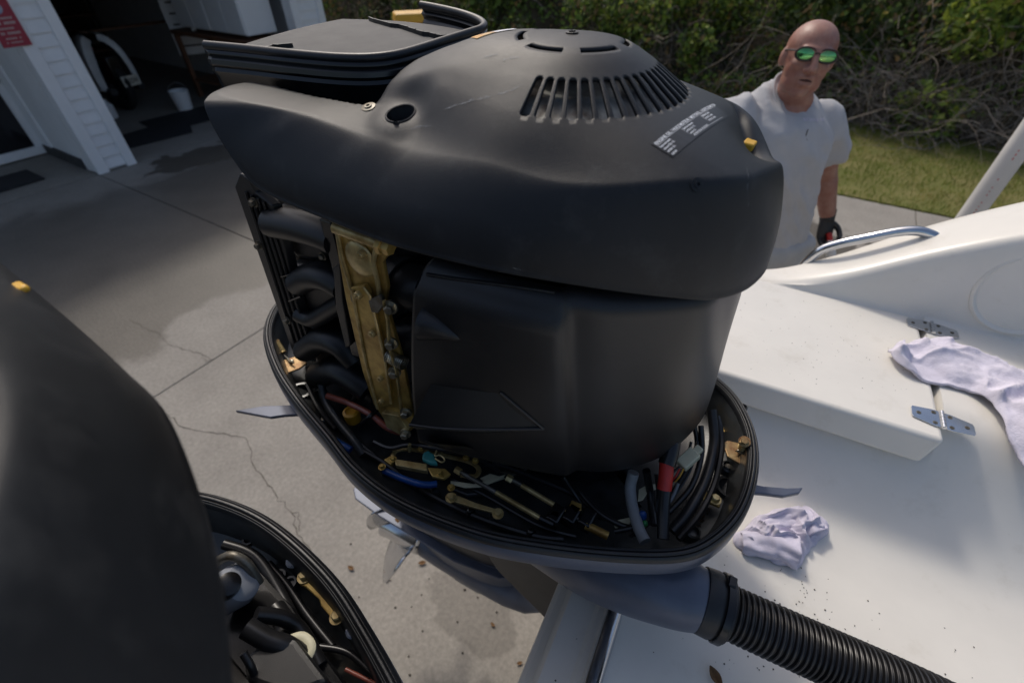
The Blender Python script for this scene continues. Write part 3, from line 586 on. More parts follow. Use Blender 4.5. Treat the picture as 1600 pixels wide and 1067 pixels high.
def slot_mask(i, k):
    """faces left open: radial vents and the ring of arc slots"""
    ang = math.degrees(TH[k]); ang = (ang + 180) % 360 - 180
    r0 = rr_fixed[i + 1]; r1 = rr_fixed[i + 2] if i + 2 < len(rr_fixed) else 9
    if .0504 < r0 and r1 < .0566:
        q = (ang + 360 + 8) % 60; return 7 < q < 50
    if -90 < ang < 88 and r0 >= .0849 and r1 <= .1211:
        c = int(round((ang + 90) / .75)) % 9
        if r0 < .0855 or r1 > .1205: return 2 <= c <= 5
        return 1 <= c <= 6
    return False
cm = MB(); n = NA; vsr = [(DC[0], DC[1], z_top(*DC))] + [p for r in ringsT for p in r]; fs = []
for k in range(n): fs.append((0, 1 + k, 1 + (k + 1) % n))
for i in range(len(ringsT) - 1):
    for k in range(n):
        if i + 2 < len(rr_fixed) and slot_mask(i, k): continue
        fs.append((1 + i * n + k, 1 + (i + 1) * n + k, 1 + (i + 1) * n + (k + 1) % n, 1 + i * n + (k + 1) % n))
cm.add(vsr, fs)
cover = cm.build('top_cover', 'cover', eng, ang=50, solid=.0035)
BV = BVHTree.FromPolygons([Vector(v) for v in vsr], fs)
def chit(x, y):
    r = V(E1.r(x, y)).normalized(); h = BV.ray_cast(V(E1.c), r); return (h[0], h[1] if h[1].dot(r) < 0 else -h[1]) if h[0] is not None else (V(E1.z(x, y, .45)), Vector((0, 0, 1)))
# fan and windings under the vents
m = MB(); m.lathe((DC[0], DC[1], .40), (0, 0, 1), [(.15, 0.01), (.15, .04), (.135, .058), (.09, .080), (.05, .085), (.0, .086)], 40); m.build('flywheel', 'flywheel', cover)
m = MB()
for k in range(30):
    t = k / 30 * 2 * math.pi; c, s = math.cos(t), math.sin(t); m.box((DC[0] + .100 * c, DC[1] + .100 * s, .464), (.030, .005, .010), Matrix.Rotation(t, 3, 'Z') @ Matrix.Rotation(R(35), 3, 'X'))
m.build('fan_blades', 'castalu', cover, smooth=False)
def screw(x, y, r, nm='screw', mt='bolt', par=cover):
    p, nn = chit(x, y); m = MB(); m.lathe(p + nn * .0002, nn, [(r * 1.9, 0), (r * 1.9, .0008), (r, .0012), (r, .0022), (r * .5, .0022), (r * .45, .0008)], 18); m.build(nm, mt, par)
screw(576, 168, .0042, mt='castalu'); screw(894, 52, .0034, mt='cover'); screw(1089, 289, .003, mt='cover')
m = MB(); m.tube([(HOLE[0] + HR * math.cos(t), HOLE[1] + HR * math.sin(t), z_top(HOLE[0] + HR * math.cos(t), HOLE[1] + HR * math.sin(t)) + .0002) for t in np.linspace(0, 2 * math.pi, 33)], .0012, 6, caps=False); m.build('hole_rim', 'cover', cover)
# oil label, conformed to the skin
def decal(nm, mt, vs, fs, O, U, Vv, Nn, off):
    out = []
    for v in vs:
        p = O + U * v[0] + Vv * v[1]; h = BV.ray_cast(p + Nn * .03, -Nn); q = h[0] if h[0] is not None else p; out.append(q + Nn * off)
    mm = MB(); mm.add(out, fs); return mm.build(nm, mt, cover, smooth=False, fixn=False)
p0, _ = chit(1017, 226); p1, _ = chit(1111, 163); p2, _ = chit(1040, 256); U = (p1 - p0).normalized(); Wd = (p1 - p0).length; Vv = (p2 - p0); Vv = (Vv - U * Vv.dot(U)); Hh = Vv.length * 1.02; Vv = -Vv.normalized(); Nn = U.cross(Vv).normalized()
gv = [(Wd * i / 14, -Hh * j / 6) for j in range(7) for i in range(15)]; gf = [(j * 15 + i, (j + 1) * 15 + i, (j + 1) * 15 + i + 1, j * 15 + i + 1) for j in range(6) for i in range(14)]
decal('oil_label', 'printblack', gv, gf, p0, U, Vv, Nn, .0005)
def ltext(t, x, y, s, xs=1):
    vs, f = text_mesh(t, s); decal('label_text', 'printwhite', [(v.x * xs + x, v.y + y) for v in vs], f, p0, U, Vv, Nn, .0009)
def lbar(x, y, w_, h):
    decal('label_rule', 'printwhite', [(x + w_ * i / 6, y + hh) for hh in (0, h) for i in range(7)], [(i, i + 1, i + 8, i + 7) for i in range(6)], p0, U, Vv, Nn, .0009)
hl = Hh
ltext('ENGINE OIL / HUILE MOTEUR / MOTORÖL / ACEITE DE MOTOR', Wd * .012, -hl * .2, hl * .21, Wd * .97 / (hl * .21 * 27.5))
lbar(Wd * .01, -hl * .245, Wd * .97, hl * .012)
cols = [(.01, ['Replacement quantity', 'without oil filter  4.3 L', 'with filter  4.5 L']), (.31, ['Quantité de remplacement', 'sans filtre à huile  4.3 L', 'avec filtre  4.5 L']), (.63, ['Nachfüllmenge  Cantidad', 'ohne Filter 4.3 L  sin filtro', 'mit Filter 4.5 L  con filtro'])]
for cx, ls in cols:
    for i, t in enumerate(ls): ltext(t, Wd * cx, -hl * (.40 + .17 * i), hl * .145, .56)
lbar(Wd * .30, -hl * .66, Wd * .002, hl * .36); lbar(Wd * .62, -hl * .66, Wd * .002, hl * .36)
lbar(Wd * .31, -hl * .90, Wd * .55, hl * .012); ltext('SAE 10W-30 10W-40  API SE SF SG SH SJ', Wd * .32, -hl * .87, hl * .115, .72); ltext('60D00', Wd * .01, -hl * .93, hl * .12, 1)
# warning sticker on the back of the dome
q0, _ = chit(745, 62); q1, nn = chit(808, 47); U2 = (q1 - q0).normalized(); V2 = nn.cross(U2).normalized(); N2 = nn; Wd2 = (q1 - q0).length
for x0, x1, mt_ in ((0, .22, 'orange'), (.22, .5, 'rust'), (.5, 1.0, 'printwhite')):
    decal('warning_sticker', mt_, [(Wd2 * (x0 + (x1 - x0) * i / 5), j * .012) for j in range(3) for i in range(6)], [(j * 6 + i, j * 6 + i + 1, j * 6 + i + 7, j * 6 + i + 6) for j in range(2) for i in range(5)], q0, U2, V2, N2, .0008)
# pale scuff marks on the cover
def scuff(pts, wd):
    r = random.Random(int(pts[0][0])); fr = [chit(*p) for p in pts]; L = []; Q = []; m = MB()
    C = spline([f[0] for f in fr], 40)
    for i in range(40):
        p = Vector(C[i]); h = BV.find_nearest(p); nn = h[1] if h[1].z > 0 else -h[1]; d = Vector(C[min(39, i + 1)] - C[max(0, i - 1)]).normalized(); sd = nn.cross(d); w_ = wd * (math.sin(math.pi * i / 39) ** .6) * r.uniform(.2, 1)
        L.append(h[0] + sd * w_ + nn * .0005); Q.append(h[0] - sd * w_ * r.random() + nn * .0005)
    m.grid([L, Q]); m.build('scuff', 'scuff', cover, smooth=False, fixn=False)
scuff([(694, 172), (740, 158), (790, 146), (820, 132)], .0028); scuff([(640, 203), (658, 199), (676, 198)], .0035); scuff([(752, 92), (768, 88), (780, 86)], .003); scuff([(785, 96), (800, 92), (812, 91)], .003)
scuff([(1165, 262), (1167, 290), (1169, 330)], .0009); scuff([(800, 418), (812, 421), (818, 423)], .0016); scuff([(652, 326), (660, 325), (668, 326)], .0012)
# yellow filler plug and its shiny socket at the front
p, nn = chit(1168, 226); m = MB(); m.prism([(p.x - .006, p.y - .009, p.z - .006), (p.x + .006, p.y - .008, p.z - .008), (p.x + .008, p.y + .008, p.z - .008), (p.x - .004, p.y + .010, p.z - .006)], (.001, 0, .0105)); m.build('filler_plug', 'yellow', cover, bevel=.0018)

# -- intake tray behind the dome, with its rubber lip
near = [E1.z(321, 71, .491), E1.z(385, 77, .490), E1.z(450, 84, .489), E1.z(520, 90, .488), E1.z(575, 91, .488), E1.z(620, 86, .489), E1.z(660, 75, .491), E1.z(700, 62, .494), E1.z(735, 51, .497), E1.z(752, 45, .499), E1.z(756, 38, .501), E1.z(742, 29, .504), E1.z(715, 20, .507), E1.z(680, 12, .509), E1.z(658, 8, .510)]
RIM = spline(near, 90)
tray = empty('intake_tray', (0, 0, 0)); tray.parent = eng
m = MB(); T = np.gradient(RIM, axis=0); T /= np.linalg.norm(T, axis=1)[:, None]; NO = np.stack([T[:, 1], -T[:, 0], 0 * T[:, 0]], 1); NO /= np.linalg.norm(NO, axis=1)[:, None]
rows = []
for d, dz in ((.004, -.003), (.0045, -.008), (.0015, -.011), (.0045, -.014), (.0055, -.019), (.002, -.023), (.004, -.027), (.000, -.034), (-.001, -.05), (-.002, -.11)):
    rows.append(RIM + NO * d + np.array([0, 0, dz]))
m.grid(rows); m.build('tray_wall', 'gloss', tray, solid=.003, ang=30)
MB().tube(RIM, .0052, 10).build('rubber_lip', 'rubber', tray)
M['dusty'] = mat('dusty_plastic', (.085, .083, .080), .75, col2=(.055, .054, .054), vscale=30, bump=.3, bscale=600)
nr = RIM[:52]; fr_ = spline([(-.33, .26, .50), (-.25, .255, .505), (-.18, .24, .507), (-.12, .22, .505), (-.08, .19, .502), (-.06, .15, .499)], 52)
P = []
for i in range(52):
    row = []
    for j in range(30):
        t = j / 29; p = nr[i] * (1 - t) + fr_[i] * t; bulge = math.sin(math.pi * min(1, t * 1.15)) * (.0045 if i < 40 else .0045 * (52 - i) / 12) - .008 * sstep(.12 - t, 0, .12) - .022 * sstep(t, .72, .95)
        row.append((p[0], p[1], p[2] - .011 + bulge))
    P.append(row)
m = MB(); m.grid(P); m.build('tray_floor', 'dusty', tray, solid=.003)
def rib(i0, i1, h=.006):
    m = MB(); pts = [P[int(a)][int(b)] for a, b in zip(np.linspace(i0[0], i1[0], 12), np.linspace(i0[1], i1[1], 12))]
    for k in range(11): m.box(((pts[k][0] + pts[k + 1][0]) / 2, (pts[k][1] + pts[k + 1][1]) / 2, (pts[k][2] + pts[k + 1][2]) / 2 + h / 2 - .001), (np.hypot(pts[k + 1][0] - pts[k][0], pts[k + 1][1] - pts[k][1]) + .002, .0025, h), Matrix.Rotation(math.atan2(pts[k + 1][1] - pts[k][1], pts[k + 1][0] - pts[k][0]), 3, 'Z'))
    m.build('rib', 'plastic', tray, smooth=False)
rib((8, 20), (38, 12)); rib((28, 4), (34, 9)); rib((34, 9), (40, 4)); rib((42, 4), (46, 14)); rib((46, 14), (50, 26)); rib((3, 2), (8, 5))

# -- powerhead core
m = MB(); m.loft([[(.14 + .17 * math.cos(t) * s - (.14 if math.cos(t) < 0 else 0) * (1 if True else 0), .105 * math.sin(t) * s, z) for t in np.linspace(0, 2 * math.pi, 40)[:-1]] for s, z in ((1, -.085), (1, .345))], cap0=True, cap1=True); m.build('crankcase', 'gloss', eng)
m = MB(); m.box((-.12, .0, .13), (.30, .20, .42)); m.build('cylinder_block', 'darkgrey', eng, bevel=.012)
# plenum: one big moulded tank wrapping the near side and the front
tp = [E1.b(x, y, b) for x, y, b in [(662, 414, -.176), (720, 425, -.177), (800, 440, -.175), (872, 452, -.168), (892, 460, -.160), (950, 462, -.150), (1040, 470, -.122), (1095, 472, -.098)]]
tp = [(p[0], p[1], .338) for p in tp] + [(.347, -.06, .338), (.360, -.02, .338), (.363, .03, .338), (.350, .08, .338), (.32, .12, .338), (.2, .16, .338), (.02, .16, .338)]
bp_ = [E1.z(x, y, z) for x, y, z in [(664, 692, .018), (720, 708, .015), (790, 724, .012), (860, 738, .008), (900, 743, .006), (960, 744, .006), (1030, 722, .008), (1072, 688, .010), (1096, 655, .012)]]
bp_ = [tuple(p) for p in bp_] + [(.374, .06, .012), (.355, .11, .012), (.30, .15, .012), (.2, .17, .012), (.1, .17, .012), (.02, .17, .012)]
TPc = spline(tp, 120); BPc = spline(bp_, 120); rows = []
cum = lambda C: np.r_[0, np.cumsum(np.linalg.norm(np.diff(C, axis=0), axis=1))]
def prow(t):
    z = .338 * (1 - t) + .01 * t; r = TPc * (1 - t) + BPc * t; out = []
    for k in range(120):
        s = k / 119; x, y, zz = r[k]
        d = .010 * math.sin(math.pi * t) ** .7                         # belly
        ins = 0
        if t < .06: ins = .016 * (1 - t / .06) ** 2
        if t > .93: ins = .020 * ((t - .93) / .07) ** 2
        nb = -1 if s < .62 else 1
        cx, cy = .15, .02; L_ = math.hypot(x - cx, y - cy); x += (d - ins) * (x - cx) / L_; y += (d - ins) * (y - cy) / L_
        # left panel stands proud of the front wrap
        px_ = 1 - sstep(s, .27, .288); tt = sstep(t, .05, .10)
        y -= .011 * px_ * tt
        out.append((x, y, zz))
    return out
m = MB(); m.grid([prow(t) for t in [0, .01, .02, .035, .05, .07, .1] + list(np.linspace(.13, .9, 26)) + [.93, .945, .96, .975, .99, 1.0]]); pln = m.build('intake_plenum', 'plastic', eng, ang=60, solid=.004)
pm = pln.data; PB = BVHTree.FromPolygons([v.co.copy() for v in pm.vertices], [tuple(p.vertices) for p in pm.polygons])
def phit(x, y):
    r = V(E1.r(x, y)).normalized(); h = PB.ray_cast(V(E1.c), r); return h[0] if h[0] is not None else V(E1.b(x, y, -.19))
# end wall of the tank on the runner side, top shelf, runner bosses
m = MB(); e0 = [V(prow(t)[0]) for t in np.linspace(0, 1, 24)]; m.grid([e0, [p + Vector((-.002, .02, 0)) for p in e0], [p + Vector((.012, .10, 0)) for p in e0]]); m.build('plenum_end', 'plastic', pln, ang=50)
def facet(nm, pts, faces, ang=30):
    m = MB(); m.add([phit(x, y) + Vector((0, -h, 0)) for x, y, h in pts], faces); m.build(nm, 'plastic', pln, ang=ang)
bq = [phit(x, y) + Vector((0, .004, 0)) for x, y in ((663, 507), (680, 513), (700, 523), (722, 533))]; MB().tube(spline(bq, 14), [.021 * (1 - i / 13) ** .8 + .001 for i in range(14)], 18).build('runner_boss', 'plastic', pln)
facet('runner_boss', [(674, 598, -.002), (782, 612, -.002), (850, 669, -.001), (765, 657, .016), (710, 646, .027), (666, 633, .036), (664, 652, .022), (670, 668, -.002), (770, 680, -.002)], [(0, 5, 4, 3, 2, 1), (5, 6, 7, 8, 3, 4), (3, 8, 2), (0, 7, 6, 5)], 25)
facet('runner_boss', [(668, 690, .0), (672, 676, .014), (690, 678, .018), (730, 694, .004), (745, 704, -.001), (700, 702, -.001)], [(0, 1, 2, 3, 4, 5)], 25)
rq = [phit(x, y) + Vector((0, -h, 0)) for x, y, h in ((666, 633, .036), (710, 646, .027), (765, 657, .016), (850, 669, .001))]; MB().tube(spline(rq, 20), .0022, 8).build('moulding_ridge', 'plastic', pln)
rq = [phit(x, y) + Vector((0, -h, 0)) for x, y, h in ((782, 612, .001), (818, 642, .001), (850, 669, .001))]; MB().tube(spline(rq, 12), .0018, 8).build('moulding_ridge', 'plastic', pln)
rq = [phit(x, y) + Vector((0, -.001, 0)) for x, y in ((668, 428), (720, 436), (800, 446), (868, 456))]; MB().tube(spline(rq, 20), .0022, 8).build('moulding_ridge', 'plastic', pln)
# intake runners between tank and heads
for y0, y1, b in ((428, 452, -.128), (515, 528, -.132), (618, 630, -.138)):
    p = [E1.b(690, y1 + 2, b + .01), E1.b(655, y1, b), E1.b(625, y0 + 10, b + .005), E1.b(600, y0, b + .03), E1.b(575, y0 - 4, b + .06)]; q = spline(p, 16)
    m = MB(); m.tube(q, [.031] * 16, 18); rn = m.build('intake_runner', 'plastic', eng)
    m = MB(); m.tube([q[6], q[7]], [.0345, .0345], 18); m.tube([q[10], q[11]], [.034, .034], 18); m.build('runner_clamp', 'rubber', rn)
# head cover side: stubs and ribbed end panel
m = MB(); b_ = -.135
pl = [E1.b(x, y, b_) for x, y in [(374, 271), (390, 282), (398, 300), (425, 322), (434, 345), (482, 545), (456, 548), (366, 292)]]; m.prism(pl, (.006, .012, 0)); ep = m.build('end_panel', 'plastic', eng, smooth=False, bevel=.002)
for k in range(4):
    m = MB(); x0 = 384 + k * 9; m.tube([E1.b(x0, 300 + k * 5, b_ - .002), E1.b(x0 + 76 - k * 1, 535, b_ - .002)], .0022, 5); m.build('rib', 'plastic', ep)
for (x, y) in ((406, 383), (398, 316), (450, 500)): 
    p = E1.b(x, y, b_ - .004); MB().hexbolt(p, (0, -1, 0), .005, .008).build('bolt', 'castalu', ep)
m = MB(); m.prism([E1.b(x, y, -.10) for x, y in [(425, 315), (530, 345), (600, 660), (500, 640), (440, 480)]], (0, .06, 0)); m.build('head_cover', 'gloss', eng, bevel=.006, smooth=False)
for pts, r0 in (([(430, 345), (470, 352), (505, 362), (530, 372)], .030), ([(470, 440), (490, 430), (515, 432), (540, 445)], .028), ([(470, 488), (492, 497), (520, 482), (540, 470)], .020), ([(480, 545), (505, 528), (535, 535), (560, 560)], .030), ([(500, 585), (530, 575), (560, 590), (580, 605)], .034)):
    q = spline([E1.b(x, y, -.128) for x, y in pts], 14); m = MB(); m.tube(q, [r0 * .92] * 14, 16, flat=.8); m.build('exhaust_elbow', 'darkgloss', eng)
for x, y, x2, y2 in ((422, 366, 436, 362), (440, 432, 458, 428), (452, 470, 470, 463)):
    MB().tube([E1.b(x, y, -.137), E1.b(x2, y2, -.139)], .0022, 6).build('stay_rod', 'gloss', eng)
m = MB(); m.prism([E1.b(x, y, -.150) for x, y in [(497, 340), (518, 348), (548, 470), (565, 560), (548, 556), (520, 430)]], (0, .012, 0)); m.build('wiring_duct', 'gloss', eng, bevel=.003, smooth=False)
m = MB(); m.prism([E1.b(x, y, -.158) for x, y in [(520, 420), (531, 410), (536, 470), (548, 540), (540, 545), (524, 480)]], (0, .008, 0)); m.build('wiring_duct', 'plastic', eng, bevel=.002, smooth=False)

# moulded covers packed between the end panel and the bracket
for px_, b2, th in (([(428, 322), (470, 330), (512, 345), (524, 392), (500, 412), (462, 405), (440, 372)], -.118, .05), ([(446, 415), (500, 420), (532, 432), (548, 486), (512, 505), (470, 496)], -.122, .05), ([(474, 512), (530, 512), (560, 530), (574, 590), (534, 604), (496, 580)], -.120, .05), ([(560, 600), (600, 620), (612, 662), (570, 668), (536, 640)], -.128, .05)):
    m = MB(); m.prism([E1.b(x, y, b2) for x, y in px_], (0, th, 0)); o = m.build('moulded_cover', 'plastic', eng, smooth=True, ang=50, bevel=.010); o.modifiers['bevel'].segments = 4
for x, y in ((455, 335), (505, 400), (470, 480), (540, 500), (490, 560), (560, 585)): MB().hexbolt(E1.b(x, y, -.128), (0, -1, 0), .0045, .006).build('cover_bolt', 'castalu', eng)

# -- brass coloured bracket with linkages
bp = -.170
br = MB(); br.prism([E1.b(x, y, bp) for x, y in [(520, 349), (528, 350), (606, 377), (608, 396), (598, 410), (606, 450), (602, 474), (616, 520), (628, 560), (638, 610), (648, 668), (632, 680), (606, 664), (584, 632), (566, 580), (552, 520), (540, 468), (528, 400)]], (0, .006, 0)); br = br.build('linkage_bracket', 'brass', eng, smooth=False, bevel=.0015)
def bprism(nm, mt, px, b, th, bev=.0012, par=br):
    m = MB(); m.prism([E1.b(x, y, b) for x, y in px], (0, th, 0)); return m.build(nm, mt, par, smooth=False, bevel=bev)
MB().tube([E1.b(524, 355, bp - .006), E1.b(570, 372, bp - .006), E1.b(592, 380, bp - .006)], .0075, 12).build('shaft_boss', 'brass2', br)
MB().tube([E1.b(525, 352, bp - .002), E1.b(534, 400, bp - .002), E1.b(549, 452, bp - .002)], .0028, 8).build('flange', 'brass2', br); MB().tube([E1.b(588, 385, bp - .003), E1.b(583, 410, bp - .003), E1.b(590, 440, bp - .003), E1.b(594, 470, bp - .003)], .003, 8).build('flange', 'brass2', br)
bprism('channel', 'brass', [(547, 450), (568, 447), (576, 460), (600, 560), (610, 632), (588, 640), (572, 570)], bp - .009, .008)
MB().tube([E1.b(550, 452, bp - .010), E1.b(570, 560, bp - .010), E1.b(590, 638, bp - .010)], .0024, 6).build('flange', 'brass2', br); MB().tube([E1.b(568, 449, bp - .010), E1.b(578, 462, bp - .010), E1.b(601, 560, bp - .010), E1.b(611, 630, bp - .010)], .002, 6).build('flange', 'brass2', br)
for x, y, r in ((560, 461, .0055), (582, 521, .0055), (595, 591, .0048), (596, 626, .0045), (564, 398, .005)):
    p = V(E1.b(x, y, bp - .011)); m = MB(); m.lathe(p, (0, -1, 0), [(r, -.004), (r, .002), (r * .8, .004), (0, .0045)], 14); m.box((p.x, p.y - .0047, p.z), (r * 1.3, .001, r * .3)); m.box((p.x, p.y - .0047, p.z), (r * .3, .001, r * 1.3)); m.build('screw', 'brass2', br)
MB().lathe(E1.b(600, 384, bp - .006), E1.b(612, 389, bp - .006) - E1.b(592, 381, bp - .006), [(.011, -.006), (.011, .0), (.0085, .001), (.0085, .010)], 6).build('bolt', 'brass', br)
for x, y in ((611, 479), (612, 535), (635, 643), (634, 676), (617, 580)):
    MB().hexbolt(E1.b(x, y, bp - .008), (.35, -1, .1), .0065, .011).build('bolt', 'bolt', br)
q = [V(E1.b(606 + 26 * t, 555 + 14 * t + 4 * 0, bp - .006)) for t in np.linspace(0, 1, 2)]; ax = (q[1] - q[0]).normalized(); u = ax.orthogonal().normalized(); w2 = ax.cross(u)
MB().tube([q[0].lerp(q[1], i / 120) + (u * math.cos(i * .52) + w2 * math.sin(i * .52)) * .0085 for i in range(121)], .0013, 6).build('return_spring', 'bolt', br)
MB().tube([E1.b(600, 470, bp - .012), E1.b(606, 500, bp - .012), E1.b(608, 540, bp - .012), E1.b(620, 580, bp - .012), E1.b(627, 640, bp - .010)], .0032, 8, flat=.5).build('link_arm', 'brass2', br)
MB().lathe(E1.b(570, 470, bp - .002), (0, -1, 0), [(.02, 0), (.018, .006), (.0, .007)], 18).build('pivot_boss', 'castalu', br)
MB().ball(E1.b(563, 405, bp - .003), (.022, .006, .024)).build('cast_dome', 'brass2', br)
bprism('cam_plate', 'castalu', [(575, 470), (592, 462), (600, 475), (590, 490), (580, 488)], bp - .012, .006)
bprism('bracket_foot', 'brass2', [(596, 645), (622, 650), (638, 672), (626, 680), (604, 668)], bp - .008, .010)

# -- inside the pan: latches, levers, rods, hoses
FZ = -.088
def latch2(*a): return latch(*a, dz=.03)
def latch(x, y, pl, spring, mt='rust', dz=0):
    e = MB(); P = [E1.z(a, b, -.055 + dz * .6) for a, b in pl]; e.prism(P, (0, 0, .004)); lt = e.build('cowl_latch', mt, eng, smooth=False, bevel=.0015)
    a, b = [V(E1.z(q[0], q[1], -.045 + .012 * i + dz * (.7 + .3 * i))) for i, q in enumerate(spring)]; ax = (b - a).normalized(); u = ax.orthogonal().normalized(); w_ = ax.cross(u)
    MB().tube([a.lerp(b, i / 140) + (u * math.cos(i * .6) + w_ * math.sin(i * .6)) * .0062 for i in range(141)], .0014, 5).build('latch_spring', 'brass2', lt)
    d = (a - b); hook = [a, a + d * .35 + Vector((0, 0, .003)), V(E1.z(x, y, -.044 + dz * .6)) + Vector((.006, 0, 0)), V(E1.z(x, y, -.044 + dz * .6)), V(E1.z(x, y, -.044 + dz * .6)) - Vector((.006, 0, 0)), a + d * .3]
    MB().tube(hook, .0012, 6).build('hook_wire', 'bolt', lt); MB().lathe(E1.z(x, y, -.052 + dz * .6), (0, 0, 1), [(.005, 0), (.005, .004), (.003, .0055)], 12).build('pivot_pin', 'bolt', lt)
    MB().hexbolt(b + (b - a) * .12 - Vector((0, 0, .004)), (-.2, -.5, 1), .0062, .008).build('bolt', mt, lt); mm = MB(); mm.box(b + (b - a) * .2 - Vector((0, 0, .006)), (.014, .012, .004)); mm.build('anchor_tab', mt, lt, bevel=.001)
latch(456, 566, [(433, 572), (440, 565), (462, 559), (478, 560), (480, 570), (468, 578), (446, 586), (436, 583)], [(442, 552), (432, 536)])
latch2(1156, 707, [(1128, 694), (1136, 690), (1158, 695), (1176, 712), (1174, 725), (1158, 728), (1136, 715)], [(1160, 700), (1164, 689)])
for x, y in ((1138, 672), (1112, 780)):
    p = E1.z(x, y, -.06); m = MB(); m.box((p[0], p[1], p[2]), (.026, .018, .004)); o = m.build('hose_clip', 'brass', eng, bevel=.001); MB().hexbolt((p[0] + .004, p[1], p[2] + .002), (0, 0, 1), .0065, .009).build('bolt', 'brass2', o)
for x, y, r in ((1158, 642, .008), (1146, 790, .009), (498, 620, .005), (473, 641, .006), (507, 660, .009), (1080, 836, .011), (1135, 735, .012), (1150, 742, .008), (600, 735, .006), (680, 770, .006), (770, 812, .006)):
    p = E1.z(x, y, -.080); m = MB(); m.lathe(p, (0, 0, 1), [(r * 1.15, -.012), (r, .012), (r * .75, .014), (r * .7, .006)], 18); m.build('moulded_post', 'pan', eng)
for x, y in ((1133, 768), (472, 617), (1128, 722)):
    p = E1.z(x, y, -.086); m = MB(); m.lathe(p, (.1, .1, 1), [(.022, 0), (.021, .014), (.016, .014), (.015, .002)], 24); m.build('drain_boss', 'pan', eng)
for x, y in ((1136, 732), (1152, 735), (507, 658)):
    MB().hexbolt(E1.z(x, y, -.075), (0, 0, 1), .006, .008).build('bolt', 'castalu', eng)
def hose(nm, mt, pts, r, seg=10): return MB().tube(spline([E1.z(x, y, z) for x, y, z in pts], max(16, len(pts) * 6)), r, seg).build(nm, mt, eng)
hose('cooling_hose', 'pan', [(500, 585, -.02), (508, 625, -.05), (530, 660, -.06), (555, 690, -.065), (568, 710, -.075)], .0075)
hose('blue_tube', 'blue', [(507, 676, -.055), (525, 690, -.055), (548, 703, -.06)], .0065)
hose('blue_tube', 'blue', [(600, 735, -.05), (630, 748, -.05), (660, 757, -.05), (682, 756, -.055)], .0055)
hose('fuel_line', 'redtube', [(510, 618, -.01), (545, 630, -.02), (580, 648, -.02), (605, 668, -.03), (625, 676, -.05)], .0055)
m = MB(); p = E1.z(549, 645, -.05); m.lathe((p[0], p[1], p[2] - .02), (0, 0, 1), [(.013, 0), (.0145, .012), (.0145, .024), (.010, .026), (.009, .022)], 20); m.build('yellow_cap', 'orange', eng)
hose('clamp_strap', 'gloss', [(566, 662, -.035), (578, 650, -.015), (590, 640, -.02)], .004)
# shift linkage
lk = MB(); lk.tube(spline([E1.z(x, y, -.055) for x, y in [(618, 723), (614, 712), (622, 703), (645, 702), (700, 713), (735, 722), (748, 733), (742, 744), (720, 742)]], 50), .0042, 8, flat=.7); lk = lk.build('shift_linkage', 'brass2', eng)
def zprism(nm, mt, px, z, th=.004, par=lk, bev=.001):
    m = MB(); m.prism([E1.z(x, y, z) for x, y in px], (0, 0, th)); return m.build(nm, mt, par, smooth=False, bevel=bev)
zprism('slide_plate', 'brass2', [(618, 722), (668, 730), (669, 741), (620, 732)], -.05, .01); zprism('slide_plate', 'brass', [(668, 733), (696, 735), (705, 743), (694, 751), (676, 747)], -.048, .006); zprism('teal_clip', 'teal', [(662, 712), (670, 708), (680, 715), (685, 730), (672, 728), (660, 722)], -.045, .01, bev=.003)
zprism('cam_arm', 'cream', [(704, 752), (740, 757), (765, 750), (790, 742), (786, 748), (752, 762), (726, 763), (704, 757)], -.06, .003); zprism('cam_arm', 'cream', [(750, 748), (766, 741), (790, 748), (762, 757)], -.062, .003); zprism('cam_arm', 'castalu', [(780, 738), (800, 736), (830, 731), (800, 745)], -.06, .003)
zprism('slide_plate', 'brass', [(601, 722), (612, 716), (620, 723), (612, 730)], -.052, .008)
MB().tube(spline([E1.z(x, y, -.035) for x, y in [(680, 716), (690, 722), (695, 718), (688, 711), (680, 712), (683, 703), (692, 700)]], 30), .0014, 6).build('wire_clip', 'brass2', lk)
for x, y in ((597, 730), (687, 740), (614, 718), (743, 720), (658, 701), (705, 762), (728, 716)): MB().hexbolt(E1.z(x, y, -.042), (0, 0, 1), .0042, .006).build('bolt', 'brass', lk)
for x0, x1 in ((640, 634), (664, 668), (690, 686)): MB().tube([E1.z(x0, 705, -.05), E1.z(x1 + 6, 694, -.03)], .003, 6).build('link_pin', 'brass2', lk)
# control cables with copper coloured rods
for (a, b, c, d) in (((715, 735), (775, 769), (843, 809), (885, 830)), ((795, 747), (815, 758), (886, 801), (945, 836))):
    MB().tube([E1.z(*a, -.035), E1.z(*b, -.04)], .0036, 8).build('cable_rod', 'castalu', eng); r = MB().tube([E1.z(*b, -.04), E1.z(*c, -.045)], .0040, 10).build('cable_rod', 'brass2', eng)
    MB().tube([E1.z(*c, -.045), E1.z((c[0] + d[0]) / 2, (c[1] + d[1]) / 2, -.048)], .0062, 10).build('cable_ferrule', 'gloss', r); MB().lathe(E1.z(*a, -.035), E1.z(*b, -.04) - E1.z(*a, -.035), [(.006, -.004), (.006, .006)], 6).build('nut', 'brass2', r)
MB().tube([E1.z(915, 820, -.045), E1.z(950, 837, -.047)], .0062, 10).build('cable_rod', 'brass', eng)
m = MB(); 
for (x, y) in ((868, 806), (893, 806), (917, 812)): p = E1.z(x, y, -.05); m.box((p[0], p[1], p[2]), (.020, .030, .022), Matrix.Rotation(R(-5), 3, 'Z'))
m.build('cable_clamp', 'gloss', eng, bevel=.003); zprism('clamp_tab', 'brass', [(889, 793), (893, 784), (908, 790), (908, 800), (898, 804)], -.045, .006, par=eng); zprism('clamp_tab', 'brass2', [(858, 806), (864, 800), (874, 803), (872, 812)], -.045, .006, par=eng)
